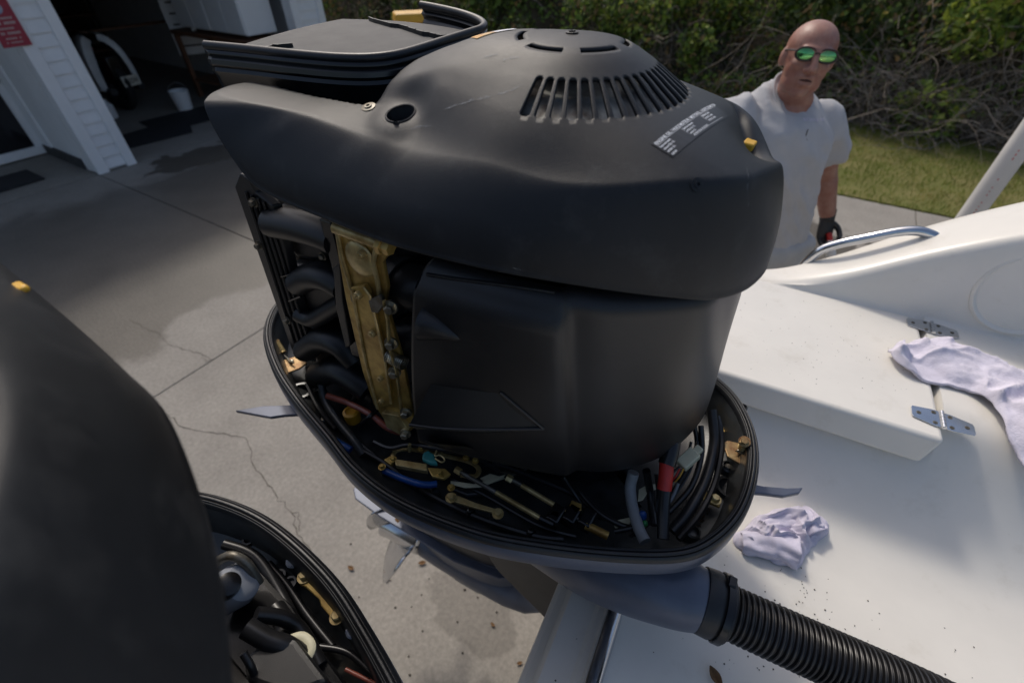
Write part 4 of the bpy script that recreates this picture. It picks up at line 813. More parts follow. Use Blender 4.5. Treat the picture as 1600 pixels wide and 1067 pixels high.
bkr = zprism('rim_bracket', 'brass2', [(697, 776), (704, 772), (745, 788), (784, 800), (782, 806), (740, 795), (700, 783)], -.045, .005, par=eng)
for x, y in ((705, 778), (778, 803)): MB().hexbolt(E1.z(x, y, -.040), (0, 0, 1), .006, .008).build('bolt', 'brass2', bkr)
zprism('cast_relief', 'pan', [(720, 760), (750, 765), (760, 775), (730, 778), (705, 768)], -.085, .008, par=eng, bev=.003)
# front harness
hose('grey_conduit', 'greytube', [(990, 738, -.01), (985, 760, -.03), (988, 790, -.045), (998, 825, -.05), (1008, 846, -.05)], .0085, 14)
hose('battery_cable', 'hose', [(1040, 765, -.01), (1037, 800, -.03), (1036, 842, -.045)], .0085, 12); hose('red_boot', 'red', [(1042, 705, .03), (1041, 735, .012), (1038, 764, -.008)], .0105, 12)
hose('black_sleeve', 'gloss', [(1050, 690, .04), (1047, 708, .03), (1042, 726, .02)], .0125, 12)
hose('harness_tube', 'hose', [(1112, 640, .0), (1116, 690, -.03), (1102, 750, -.045), (1075, 800, -.05), (1050, 830, -.06)], .0085, 12)
hose('harness_tube', 'hose', [(1095, 665, .0), (1096, 710, -.03), (1080, 760, -.045), (1045, 800, -.055)], .0045); hose('harness_tube', 'hose', [(1085, 665, .0), (1088, 700, -.03), (1066, 745, -.045), (1050, 770, -.05)], .004)
hose('harness_tube', 'hose', [(1010, 735, -.01), (1016, 770, -.05), (1022, 820, -.06)], .006); hose('harness_tube', 'hose', [(905, 765, -.06), (935, 800, -.06), (970, 820, -.06), (1000, 828, -.06)], .0045); hose('harness_tube', 'hose', [(960, 830, -.06), (985, 825, -.055), (1005, 820, -.06)], .004)
m = MB(); p = E1.z(1075, 717, -.005); rt = Matrix.Rotation(R(62), 3, 'Z') @ Matrix.Rotation(R(-20), 3, 'Y'); m.box(p, (.032, .02, .014), rt); m.box(V(p) + rt @ Vector((.02, 0, 0)), (.014, .012, .010), rt); m.build('wire_connector', 'cream', eng, bevel=.002)
for k, (mt_, dx) in enumerate((('red', 0), ('hose', 3), ('orange', 6))): hose('thin_wire', mt_, [(1062 + dx, 732, -.01), (1055 + dx, 745, -.02), (1048 + dx, 752, -.03)], .0016, 6)
zprism('cable_tag', 'cream', [(998, 765), (1012, 757), (1032, 756), (1030, 763), (1012, 770), (1004, 782), (996, 784)], -.05, .0015, par=eng); zprism('cable_tag', 'cream', [(955, 815), (985, 808), (985, 818), (962, 826)], -.066, .0015, par=eng)
m = MB(); p = E1.z(1003, 806, -.05); m.ball(p, (.007, .007, .012)); m.build('blue_plug', 'blue', eng); m = MB(); p = E1.z(1007, 818, -.055); m.ball(p, (.005, .005, .006)); m.build('green_plug', mat('green_plug', (.02, .2, .06), .4, var=.1, vscale=40), eng)
dm = MB(); r2 = random.Random(5)
for k in range(90):
    p = E1.z(1090 + r2.gauss(0, 14), 808 + r2.gauss(0, 8), -.088); dm.tube([p, (p[0] + r2.gauss(0, .006), p[1] + r2.gauss(0, .006), p[2] + .004)], .0007, 3)
o = dm.build('dry_debris', mat('pine_needle', (.10, .05, .025), .9, var=.3, vscale=60), eng); o['kind'] = 'stuff'
r4 = random.Random(21)
for pts, rr_, mt_ in (([(560, 700, -.07), (600, 722, -.07), (660, 765, -.075), (740, 805, -.075), (830, 835, -.075), (880, 842, -.075)], .0045, 'hose'), ([(585, 690, -.05), (610, 700, -.045), (640, 695, -.04), (690, 702, -.035), (740, 712, -.04), (780, 735, -.05)], .0042, 'hose'), ([(700, 745, -.07), (760, 775, -.078), (840, 820, -.078), (900, 838, -.078)], .0035, 'hose'), ([(770, 722, -.04), (830, 745, -.06), (900, 775, -.07), (940, 810, -.07)], .005, 'hose'), ([(880, 745, -.03), (900, 775, -.06), (920, 800, -.065), (960, 815, -.065)], .003, 'hose'), ([(1025, 742, -.01), (1028, 780, -.045), (1015, 815, -.06), (985, 838, -.065)], .0028, 'hose'), ([(1060, 755, -.03), (1045, 785, -.05), (1020, 800, -.06)], .0025, 'greytube'), ([(1120, 650, -.01), (1128, 690, -.03), (1118, 750, -.05), (1095, 800, -.06), (1060, 842, -.07)], .005, 'hose'), ([(520, 640, -.05), (545, 675, -.065), (590, 715, -.07)], .004, 'hose'), ([(480, 600, -.05), (500, 640, -.06), (525, 670, -.07)], .005, 'hose'), ([(1080, 690, -.01), (1070, 720, -.03), (1040, 745, -.04)], .0022, 'hose'), ([(1090, 690, -.01), (1078, 735, -.03), (1050, 780, -.05)], .0022, 'hose')):
    hose('wire_loom', mt_, pts, rr_, 8)
for x, y in ((655, 758), (735, 800), (830, 832), (905, 785), (1030, 812), (1100, 770)):
    p = E1.z(x, y, -.072); MB().lathe((p[0], p[1], p[2]), (.8, -.4, .1), [(.0065, -.004), (.0072, -.003), (.0072, .003), (.0065, .004)], 14).build('cable_tie', 'gloss', eng)
# levers below the pan
m = MB(); m.prism([E1.z(x, y, -.075) for x, y in [(370, 645), (412, 638), (470, 636), (480, 650), (445, 652), (424, 655)]], (0, 0, .007)); m.build('latch_lever', 'greyblue', eng, smooth=False, bevel=.001)
m = MB(); m.prism([E1.z(x, y, -.075) for x, y in [(1150, 755), (1190, 763), (1228, 766), (1252, 765), (1246, 774), (1222, 779), (1190, 775), (1150, 772)]], (0, 0, .008)); m.build('latch_lever', 'greyblue', eng, smooth=False, bevel=.002)

# -- below the pan: apron, spigot for the hose, swivel bracket, leg, gearcase, propeller
HP = E1.z(1098, 937, -.135); HE = E1.z(1412, 1072, -.15); HD = (HE - HP) / np.linalg.norm(HE - HP)
m = MB(); st = np.array([.15, -.09, -.225]); pts = [st, HP - HD * .13 + np.array([-.03, .02, -.045]), HP - HD * .05 + np.array([0, 0, -.006]), HP]; q = spline(pts, 20); m.tube(q, [.0435 + .042 * (1 - i / 19) ** 1.2 for i in range(20)], 32); m.build('hose_spigot', 'greyblue', eng, ang=60)
m = MB(); el = lambda a0, b0, ra, rb, z: [(a0 + ra * math.copysign(abs(math.cos(t)) ** .8, math.cos(t)), b0 + rb * math.sin(t), z) for t in np.linspace(0, 2 * math.pi, 41)[:-1]]
m.loft([el(-.06, 0, .30, .17, -.12), el(-.07, 0, .26, .14, -.22), el(-.09, 0, .22, .10, -.36), el(-.11, 0, .20, .075, -.55), el(-.13, 0, .21, .06, -.70), el(-.13, 0, .22, .05, -.77)], cap0=True, cap1=True); leg = m.build('drive_leg', 'darkgrey', eng)
GZ = -.95
m = MB(); m.prism([(.10, -.03, -.775), (.06, -.055, -.775), (-.08, -.075, -.775), (-.36, -.068, -.775), (-.47, -.058, -.775), (-.50, -.035, -.775), (-.50, .035, -.775), (-.47, .058, -.775), (-.36, .068, -.775), (-.08, .075, -.775), (.06, .055, -.775), (.10, .03, -.775)], (0, 0, -.008)); m.build('anti_ventilation_plate', 'greyblue', leg, smooth=False, bevel=.003)
m = MB(); m.loft([el(-.12, 0, .22, .05, -.76), el(-.10, 0, .19, .045, -.85), el(-.09, 0, .18, .05, -.93)], cap0=True, cap1=True); m.build('gearcase_strut', 'greyblue', leg)
m = MB(); m.lathe((.19, 0, GZ), (-1, 0, 0), [(0, 0), (.025, .01), (.048, .05), (.060, .12), (.063, .25), (.060, .38), (.056, .44)], 28); gc = m.build('gearcase', 'greyblue', leg)
m = MB(); m.prism([(.08, -.006, GZ - .05), (-.20, -.006, GZ - .05), (-.16, -.006, GZ - .22), (-.06, -.006, GZ - .22)], (0, .012, 0)); m.build('skeg', 'greyblue', gc, smooth=False, bevel=.003)
m = MB(); m.lathe((-.25, 0, GZ), (-1, 0, 0), [(.055, 0), (.060, .02), (.060, .14), (.064, .16), (.058, .16), (.056, .05)], 28, caps=False); pr = m.build('propeller', 'steel', leg, solid=.002)
for k in range(3):
    t0 = R(-152 + 120 * k); P = []
    for i in range(12):
        rr = .055 + .135 * i / 11; row = []; wd = .085 * math.sin(math.pi * (.22 + .72 * i / 11)) ** .8 + .012
        for j in range(9):
            s = j / 8 - .5; th = t0 + s * wd * 2 / max(rr, .1) + .25 * (i / 11) ** 2; row.append((-.33 - s * wd * 1.5 - .03 * (i / 11), rr * math.cos(th), GZ + rr * math.sin(th)))
        P.append(row)
    m = MB(); m.grid(P); m.build('blade', 'steel', pr, solid=.005, ang=80)
m = MB()
for s in (-1, 1): m.prism([(.02, s * .125, -.16), (.30, s * .125, -.14), (.335, s * .125, -.30), (.325, s * .125, -.62), (.24, s * .125, -.66), (.10, s * .125, -.52), (.0, s * .125, -.30)], (0, .012 * -s, 0))
m.build('swivel_bracket', 'darkgrey', eng, smooth=False, bevel=.006)
m = MB(); m.loft([el(.13, 0, .12, .10, -.14), el(.14, 0, .11, .09, -.4), el(.13, 0, .10, .075, -.62)], cap0=True, cap1=True); m.build('swivel_housing', 'darkgrey', eng)
for z in (-.28, -.55): MB().hexbolt((.30, -.14, z), (0, -1, 0), .016, .02).build('mount_bolt', 'darkgrey', eng)

# corrugated rigging hose from the spigot into the boat
rh = empty('rigging_hose', E1.world(HP), PH); tag(rh, 'thick black corrugated hose running from the engine across the white deck', 'hose')
HL = float(np.linalg.norm(HE - HP)) * 1.5; nr_ = int(HL / .0068); m = MB(); ctr = spline([np.zeros(3), HD * HL * .35 + np.array([0, 0, -.006]), HD * HL * .7 + np.array([0, 0, -.012]), HD * HL * 1.15 + np.array([0, 0, -.03])], nr_ * 6)
m.tube(ctr, [.0355 + .0026 * (1 if (i % 6) in (0, 1, 2) else -1) * (1 if (i % 6) not in (0, 2, 3, 5) else .75) for i in range(nr_ * 6)], 40); m.build('corrugated_tube', 'hose', rh, ang=25)
m = MB(); m.lathe(-HD * .006, HD, [(.041, 0), (.0465, .002), (.0475, .02), (.0455, .024), (.0445, .03), (.0455, .032), (.0455, .04), (.039, .044)], 40, caps=False); m.build('collar', 'rubber', rh)
m = MB(); m.lathe(HD * .020, HD, [(.047, 0), (.049, .001), (.049, .010), (.047, .011)], 40, caps=False); cl = m.build('clamp_band', 'gloss', rh); u = V(HD).orthogonal().normalized()
m = MB(); cpos = V(HD) * .025 + Vector((.0, .02, .043)); m.box(cpos, (.012, .016, .012)); m.build('clamp_screw', 'gloss', cl, bevel=.002)

# ---------------------------------------------------------------- second motor, close at the lower left
E2o = E1.world((-.14, -.672, 0)); E2 = Frame(E2o, PH)
en2 = empty('outboard_motor', E2o, PH); tag(en2, 'blurred black outboard motor close at the lower left, only cover and pan edge showing', 'outboard motor', 'outboard motors on the transom')
def copy_to(o, par):
    c = o.copy(); COL.objects.link(c); c.parent = par
    for ch in list(o.children): copy_to(ch, c)
    return c
copy_to(pan1, en2)
cv2 = cover.copy(); COL.objects.link(cv2); cv2.parent = en2; cv2.location = (.03, .06, .02); cv2.rotation_euler.z = -.10
for px_, py_ in ((34, 436), (30, 450), (25, 470), (20, 500)):
    iR = Matrix.Rotation(.10, 3, 'Z'); h = BV.ray_cast(iR @ (V(E2.c) - Vector(cv2.location)), iR @ V(E2.r(px_, py_)).normalized())
    if h[0] is not None:
        m = MB(); m.box(iR.inverted() @ h[0] + Vector(cv2.location), (.014, .008, .005)); m.build('filler_plug', 'yellow', en2, bevel=.002); break
m = MB(); m.loft([[(.10 + .22 * math.cos(t), .02 + .13 * math.sin(t), z) for t in np.linspace(0, 2 * math.pi, 40)[:-1]] for z in (-.09, .36)], cap0=True, cap1=True); m.build('crankcase', 'gloss', en2)
def e2(x, y, z): return E2.z(x, y, z)
p = e2(380, 930, -.01); m = MB(); m.lathe((p[0] - .04, p[1] - .015, p[2] - .02), (.6, .45, .55), [(.0, .055), (.014, .056), (.022, .052), (.026, .042), (.026, 0)][::-1], 28); m.build('oil_filter', 'filter', en2)
p = e2(356, 915, .02); m = MB(); m.lathe((p[0], p[1], p[2]), (.5, .2, .9), [(.013, -.02), (.014, .0), (.013, .010), (.008, .012)], 20); m.build('sensor_cap', 'gloss', en2)
m = MB(); m.prism([e2(x, y, -.06) for x, y in [(467, 903), (478, 893), (490, 900), (500, 918), (520, 945), (538, 962), (535, 974), (522, 976), (515, 962), (503, 948), (500, 938), (480, 920), (470, 915)]], (0, 0, .006)); o = m.build('rim_bracket', 'brass', en2, smooth=False, bevel=.0015)
for x, y in ((476, 901), (527, 964)): MB().hexbolt(e2(x, y, -.054), (0, 0, 1), .0065, .009).build('bolt', 'brass2', o)
for x, y in ((367, 808), (458, 877), (552, 985)): MB().lathe(e2(x, y, -.05), (.2, -.3, 1), [(.009, -.01), (.0085, .004), (.006, .006)], 16).build('moulded_post', 'filter', en2)
for x, y in ((390, 845), (438, 901), (455, 912)): MB().lathe(e2(x, y, -.075), (0, 0, 1), [(.009, 0), (.0088, .006), (.006, .006), (.005, .001)], 16).build('drain_boss', 'pan', en2)
for pts, r, mt_ in (([(335, 880, .0), (360, 868, .02), (385, 880, .01), (405, 910, -.02)], .006, 'castalu'), ([(385, 980, .02), (420, 1000, .01), (450, 1010, .0), (480, 1030, -.02)], .011, 'hose'), ([(430, 950, -.05), (445, 975, -.05), (440, 1000, -.05)], .012, 'hose'), ([(380, 1020, .03), (392, 1040, .02), (400, 1060, .0)], .004, 'hose'), ([(500, 1010, -.06), (545, 1020, -.06), (590, 1060, -.06)], .004, 'hose'), ([(540, 1045, -.05), (570, 1060, -.05), (600, 1075, -.05)], .0025, 'redtube')):
    MB().tube(spline([e2(*q) for q in pts], 20), r, 12).build('engine_hose', mt_, en2)
zz = [(395, 1040), (440, 1000), (475, 1010), (525, 1075), (470, 1100), (400, 1075)]; m = MB(); m.prism([e2(x, y, -.02) for x, y in zz], (0, 0, .03)); m.build('relay_box', 'plastic', en2, smooth=False, bevel=.006)
m = MB(); m.tube(spline([e2(x, y, -.01) for x, y in [(452, 1000), (472, 995), (486, 1010), (478, 1030)]], 16), .006, 10, flat=.5); m.build('cream_strap', 'cream', en2)
m = MB(); m.prism([e2(x, y, -.085) for x, y in [(330, 900), (420, 905), (470, 960), (500, 1010), (560, 1090), (420, 1110), (330, 1000)]], (0, 0, .035)); m.build('engine_block', 'gloss', en2, smooth=False, bevel=.008)
for pts, r in (([(350, 850, -.04), (400, 870, -.05), (440, 930, -.06), (470, 990, -.06)], .007), ([(420, 880, -.07), (450, 915, -.07), (480, 960, -.07), (520, 1010, -.07)], .005), ([(400, 960, .0), (440, 965, -.02), (470, 985, -.04), (500, 1040, -.05)], .009)):
    MB().tube(spline([e2(*q) for q in pts], 20), r, 12).build('engine_hose', 'hose', en2)
m = MB(); m.prism([e2(x, y, -.075) for x, y in [(274, 728), (273, 695), (279, 690), (282, 695), (280, 730), (296, 790), (284, 790)]], (0, 0, .006)); m.build('latch_lever', 'greyblue', en2, smooth=False, bevel=.001)
m = MB(); m.loft([el(-.06, 0, .30, .17, -.12), el(-.09, 0, .22, .10, -.36), el(-.13, 0, .22, .05, -.95)], cap0=True, cap1=True); m.build('drive_leg', 'darkgrey', en2)
# ---------------------------------------------------------------- the boat (frame: a forward, b to starboard / far side, z from the ground)
BT = Frame((0, 0, 0), R(-27)); boat = empty('motor_boat', (0, 0, 0), R(-27)); tag(boat, 'white fibreglass motor boat at the right, its stern deck and gunwale showing', 'boat')
ZD, ZL_, ZLb = 1.15, 1.35, 1.287
def bprism2(nm, mt, poly, vec, par=boat, bev=.0, smooth=False):
    m = MB(); m.prism(poly, vec); return m.build(nm, mt, par, smooth=smooth, bevel=bev)
# deck pan with a filleted rise to the locker front
sec = [(-3.2, ZD), (.60, ZD), (.66, ZD + .004), (.70, ZD + .015), (.73, ZD + .035), (.752, ZD + .06), (.765, ZD + .10), (.770, ZLb - .006), (.80, ZLb - .005)]
sec = [(p[0], p[1]) for p in spline([(a, b, 0) for a, b in sec], 60)]
aft = [.012, .020, .034, .06, .10]; adz = [-.012, .000, .003, .002, 0]
dk = [(-3.2, ZD), (-2.4, ZD), (-1.6, ZD), (-.9, ZD), (-.4, ZD), (0, ZD), (.25, ZD), (.42, ZD), (.54, ZD), (.63, ZD + .002), (.69, ZD + .012), (.745, ZD + .045), (.80, ZD + .10), (.845, ZD + .155), (.875, ZD + .184), (.905, ZD + .197), (.94, 1.35), (1.0, 1.35), (1.10, 1.35), (1.18, 1.35), (1.21, 1.353), (1.222, 1.37)]
dk = [(q[0], q[1]) for q in spline([(x, y, 0) for x, y in dk], 90)]
rows = [[(a, b, min(z, 1.282) + dz) for b, z in dk] for a, dz in list(zip(aft, adz)) + [(x, 0) for x in (.2, .3, .4, .4755)]] + [[(a, b, z) for b, z in dk] for a in (.4865, .489, .6, 1.0, 2.0, 4.2)]
m = MB(); m.grid(rows); m.build('deck', 'gel', boat, ang=42)
# hatch lid
m = MB(); m.box((.245, 1.012, (ZL_ + ZLb) / 2), (.462, .404, ZL_ - ZLb)); lid = m.build('hatch_lid', 'gel', boat, ang=60); bv = lid.modifiers.new('bevel', 'BEVEL'); bv.width = .009; bv.segments = 4
for p in lid.data.vertices:
    if p.co.z < 1.3 and p.co.y < .9: p.co.x += -.012 if p.co.x > .3 else 0; p.co.y -= .012
m = MB(); m.grid([[(-.02, b, z) for z in (.5, 1.1, 1.28)] for b in (.75, 1.2)]); m.build('locker_end', 'gel', boat)
# gunwale, rising forward
ai = [-.6, -.05, .15, .305, .41, .55, .75, 1.0, 1.4, 2.4, 4.2]; zi = [1.335, 1.335, 1.343, 1.41, 1.49, 1.578, 1.68, 1.76, 1.80, 1.82, 1.84]; bo = [1.26, 1.262, 1.30, 1.365, 1.39, 1.41, 1.43, 1.44, 1.45, 1.45, 1.45]; bi = [1.215, 1.215, 1.225, 1.245, 1.25, 1.25, 1.25, 1.25, 1.25, 1.25, 1.25]
rows = []
for a in np.r_[np.linspace(-.085, 1.2, 40), np.linspace(1.3, 4.2, 10)]:
    z = float(np.interp(a, ai, smooth_z := zi)); o = float(np.interp(a, ai, bo)); b = float(np.interp(a, ai, bi)); r = .022
    prof = [(1.206, 1.346), (1.214, 1.35), (1.219, min(1.37, z - .001)), (b - .018, z - .03 * (z - 1.33) / .1 if z < 1.43 else z - .03), (b - .012, z - .012), (b, z - .003), (b + .016, z), (o - .022, z + .002), (o - .006, z - .005), (o, z - .02), (o + .015, z - .12), (o - .05, .9), (o - .35, .45)]
    rows.append([(a, y, zz) for y, zz in prof])
R_ = np.array(rows); 
for _ in range(3): R_[1:-1] = (R_[:-2] + 2 * R_[1:-1] + R_[2:]) / 4
m = MB(); m.grid(R_.tolist()); pe_ = R_[0].tolist(); m.add(pe_ + [[pe_[0][0], pe_[0][1], .45]], [tuple(range(len(pe_) + 1))]); gw = m.build('gunwale', 'gel', boat, ang=70, sub=1)
# transom cap with rounded edge and hull face
m = MB(); sec = [(-.10, .42), (-.085, 1.06), (-.082, 1.075), (-.074, 1.082), (-.062, 1.083), (-.058, 1.088), (-.056, 1.118), (-.050, 1.126), (-.04, 1.128), (-.004, 1.132), (.004, 1.138), (.014, 1.139)]
m.grid([[(a, b, z) for a, z in sec] for b in np.linspace(-3.2, 1.2, 12)]); m.build('transom', 'gel', boat, ang=30)
m = MB(); m.box((1.8, -1.0, .55), (3.7, 3.6, .25)); m.build('hull_bottom', 'gel', boat, smooth=False)
# stainless rod on the transom
m = MB(); m.tube([(.030, .43, 1.163), (.030, .425, 1.167), (.030, -.6, 1.167), (.030, -.605, 1.163)], .0135, 20); rod = m.build('stern_rail', 'steel', boat)
m = MB(); m.tube([(.030, .43, 1.166), (.030, .462, 1.166)], .0165, 20); m.box((.034, .447, 1.155), (.034, .03, .012)); m.build('rail_end', 'steel', rod, bevel=.002)
m = MB(); m.lathe((-.012, .405, 1.128), (.1, -.25, 1), [(.017, 0), (.017, .02), (.012, .02), (.011, .004)], 20); m.build('drain_fitting', 'hose', boat)
# grab rail on the gunwale
gp = [BT.b(x, y, 1.325) for x, y in [(1251, 422), (1262, 408), (1283, 391), (1312, 381), (1350, 373), (1400, 363), (1432, 361), (1452, 366), (1466, 373)]]
m = MB(); m.tube(spline(gp, 50), .0115, 18); gr = m.build('grab_rail', 'steel', boat)
for q in (gp[0], gp[-1]): MB().lathe(q + np.array([0, 0, -.012]), (.15, 0, 1), [(.019, 0), (.019, .010), (.012, .014)], 20).build('rail_foot', 'steel', gr)
# round access plate in the inner wall
c = BT.b(1612, 462, 1.226); m = MB(); m.lathe((c[0], c[1] + .004, c[2]), (0, -1, .12), [(.098, 0), (.098, .006), (.093, .009), (.088, .006), (.086, .003), (.0, .004)], 48); m.build('access_plate', 'gel', boat, ang=40)
# hinges
for x, y, sk in ((1456, 513, 0), (1472, 657, 1)):
    c = BT.z(x, y, ZL_ + .0015); h = empty('hinge', (c[0], c[1], c[2])); h.parent = boat; h.rotation_euler.z = R(-2)
    for s in (-1, 1):
        m = MB(); m.prism([(s * .004, -.022, 0), (s * .016, -.022, 0), (s * .048, -.015, 0), (s * .050, -.010, 0), (s * .050, .010, 0), (s * .048, .015, 0), (s * .016, .022, 0), (s * .004, .022, 0)], (0, 0, .002)); lf = m.build('hinge_leaf', 'steel', h, smooth=False, bevel=.0006)
        for q in ((.013, -.014), (.013, .014), (.038, 0)): m = MB(); m.lathe((s * q[0], q[1], .002), (0, 0, 1), [(.0042, 0), (.0036, .001), (.0015, .001), (.001, .0003)], 14); m.build('screw', 'castalu', lf)
    m = MB()
    for k in range(5): m.tube([(0, -.022 + k * .009, .003), (0, -.022 + k * .009 + .0082, .003)], .0038, 12)
    m.tube([(0, -.023, .003), (0, .023, .003)], .002, 8); m.build('knuckle', 'steel', h)
M['ruststain'] = mat('rust_stain', (.40, .27, .14), .6, col2=(.62, .54, .42), vscale=60)
m = MB(); m.box((.4812, 1.03, 1.315), (.009, .32, .003)); m.build('gap_grime', 'ruststain', boat, smooth=False)
# dirt and scuff specks on deck and lid
M['speck'] = mat('dark_speck', (.06, .05, .04), .9, var=.4, vscale=90); sp = MB(); rr2 = random.Random(11)
def speck(a, b, z, s):
    n_ = 5; ph = rr2.random() * 6; sp.add([(a + s * rr2.uniform(.5, 1) * math.cos(ph + 6.283 * i / n_), b + s * rr2.uniform(.4, 1) * math.sin(ph + 6.283 * i / n_), z + .0008) for i in range(n_)] + [(a, b, z + .0008 + s * .5)], [(i, (i + 1) % n_, n_) for i in range(n_)])
for k in range(230):
    x, y = rr2.gauss(1230, 60), rr2.gauss(985, 38)
    if k < 34: x, y = rr2.gauss(1252, 9), rr2.uniform(860, 990)
    if k > 110: x, y = rr2.uniform(1000, 1600), rr2.uniform(760, 1060)
    p = BT.z(x, y, ZD); 
    if p[1] < .58 and p[0] > .07: speck(p[0], p[1], ZD, rr2.uniform(.0006, .0022))
for k in range(120):
    p = BT.z(rr2.uniform(1150, 1440), rr2.uniform(470, 620), ZL_)
    if .04 < p[0] < .45 and .84 < p[1] < 1.18: speck(p[0], p[1], ZL_, rr2.uniform(.0005, .0014))
for x, y in ((901, 998), (868, 1063), (950, 932)):
    p = BT.z(x, y, 1.129); speck(p[0], p[1], 1.1295, .0022)
so_ = sp.build('dirt_specks', 'speck', boat, smooth=False, fixn=False); so_['kind'] = 'stuff'
# trailer guide pole
gpx = ony(1560, 275, 2.05); gp_e = empty('guide_pole', (gpx[0], gpx[1], 0)); tag(gp_e, 'thick white plastic pipe standing upright behind the gunwale at right', 'pipe')
m = MB(); m.lathe((0, 0, 0), (0, 0, 1), [(.045, 0), (.045, 2.2), (.04, 2.2), (.04, 2.1)], 32); m.build('pipe', 'pvc', gp_e)
M['printred'] = mat('print_red', (.55, .16, .14), .6, var=.3, vscale=60); m = MB(); r3 = random.Random(2)
for k in range(60):
    z = .9 + k * .018; t = R(-128); h = r3.uniform(.004, .011)
    if r3.random() < .75: m.add([(.0455 * math.cos(t + s * .05), .0455 * math.sin(t + s * .05), z + q) for s, q in ((-1, 0), (1, 0), (1, h), (-1, h))], [(0, 1, 2, 3)])
m.build('red_print', 'printred', gp_e, smooth=False, fixn=False)

# ---------------------------------------------------------------- towel and rag
def cloth(name, top, bot, zf, mt, amp, seed, n=70, k=34, solid=.006):
    T = spline(top, n); B = spline(bot, n); P = []
    for j in range(k):
        t = j / (k - 1); row = []
        for i in range(n):
            p = T[i] * (1 - t) + B[i] * t; q = Vector((p[0] * 9, p[1] * 9, seed)); wq = q + Vector((noise.noise(q), noise.noise(q + Vector((4, 4, 0))), 0)) * .8; f = -.35 + .5 * noise.noise(q * .8) + 1.25 * (1 - abs(noise.noise(wq))) ** 3 + .45 * (1 - abs(noise.noise(wq * 2.3))) ** 4 + .10 * noise.noise(q * 9)
            e = min(1, min(t, 1 - t) * 7) * min(1, min(i, n - 1 - i) / 5)
            row.append((p[0] + .006 * noise.noise(q * 3), p[1] + .006 * noise.noise(q * 3 + Vector((9, 0, 0))), zf(p) + .004 + amp * max(0, .35 + f) * (.35 + .65 * e)))
        P.append(row)
    m = MB(); m.grid(P); return m.build(name, mt, None, solid=solid, ang=180)
zt = lambda p: ZL_ + .004 - .25 * max(0, .88 - BT.loc(p)[1]) ** 1.0
tw = cloth('towel', [onz(x, y, 1.36) for x, y in [(1386, 548), (1412, 538), (1440, 534), (1468, 531), (1490, 545), (1530, 560), (1575, 577), (1640, 590), (1700, 620)]],
           [onz(x, y, 1.36) for x, y in [(1390, 560), (1412, 578), (1450, 592), (1500, 606), (1530, 618), (1552, 645), (1570, 672), (1600, 705), (1660, 760)]], zt, 'towel', .027, 3.1, n=100, k=50)
tag(tw, 'pale lilac terry towel draped over the hatch seam at the right', 'towel')
OR = spline([onz(x, y, ZD)[:2] for x, y in [(1146, 846), (1160, 826), (1190, 806), (1225, 796), (1262, 797), (1282, 812), (1290, 832), (1276, 848), (1262, 866), (1240, 884), (1212, 880), (1180, 866)]], 96, True); oc = OR.mean(0)
P = []; NRg = 46
for i in range(NRg + 1):
    t = i / NRg; row = []
    for k in range(97):
        v = OR[k % 96] - oc; ang = math.atan2(v[1], v[0]); wob = 1 + .07 * noise.noise(Vector((math.cos(ang) * 2.5, math.sin(ang) * 2.5, 4)))
        p = oc + v * t * wob; q = Vector((p[0] * 26, p[1] * 26, 1.7)); wq = q + Vector((noise.noise(q * .8), noise.noise(q * .8 + Vector((5, 5, 0))), 0)) * .9
        ridge = (1 - abs(noise.noise(wq))) ** 3; ridge2 = (1 - abs(noise.noise(wq * 2.1 + Vector((2, 7, 0))))) ** 4
        env = (1 - t ** 4) ** .6; dimple = math.exp(-(((p[0] - RGd[0]) / .022) ** 2 + ((p[1] - RGd[1]) / .016) ** 2)) if False else 0
        z = env * (.016 + .034 * ridge + .010 * ridge2) * (.75 + .5 * noise.noise(q * .5)); row.append((p[0] + .008 * noise.noise(q * 1.3), p[1] + .008 * noise.noise(q * 1.3 + Vector((3, 0, 0))), ZD + .002 + max(0, z)))
    P.append(row)
m = MB(); m.grid(P); ro = m.build('rag', 'rag', None, ang=180); tag(ro, 'crumpled pale lilac rag lying on the deck beside the engine pan', 'rag')
def rp_(x, y, z): return onz(x, y, ZD + z)
def fold(pts, r0, r1, n=22):
    C = spline([rp_(*p) for p in pts], n); m = MB(); rows = []
    for i in range(n):
        t = V(C[min(i + 1, n - 1)] - C[max(i - 1, 0)]).normalized(); sd = t.cross(Vector((0, 0, 1))).normalized(); up = sd.cross(t); r = r0 + (r1 - r0) * i / (n - 1); row = []
        for k in range(26):
            th = R(-35) + R(250) * k / 25; w_ = 1 + .16 * noise.noise(Vector((i * .35, k * .5, r0 * 90))) + .10 * math.sin(k * .9 + i * .25); row.append(V(C[i]) + sd * (math.cos(th) * r * w_ * 1.25) + up * (math.sin(th) * r * w_ * .95))
        rows.append(row)
    m.grid(rows); m.build('rag_fold', 'rag', ro, ang=180, solid=.002)
fold([(1158, 846, .010), (1185, 850, .014), (1212, 852, .016), (1245, 862, .017)], .016, .025); fold([(1192, 826, .010), (1226, 812, .016), (1258, 814, .018), (1276, 834, .016)], .012, .021)
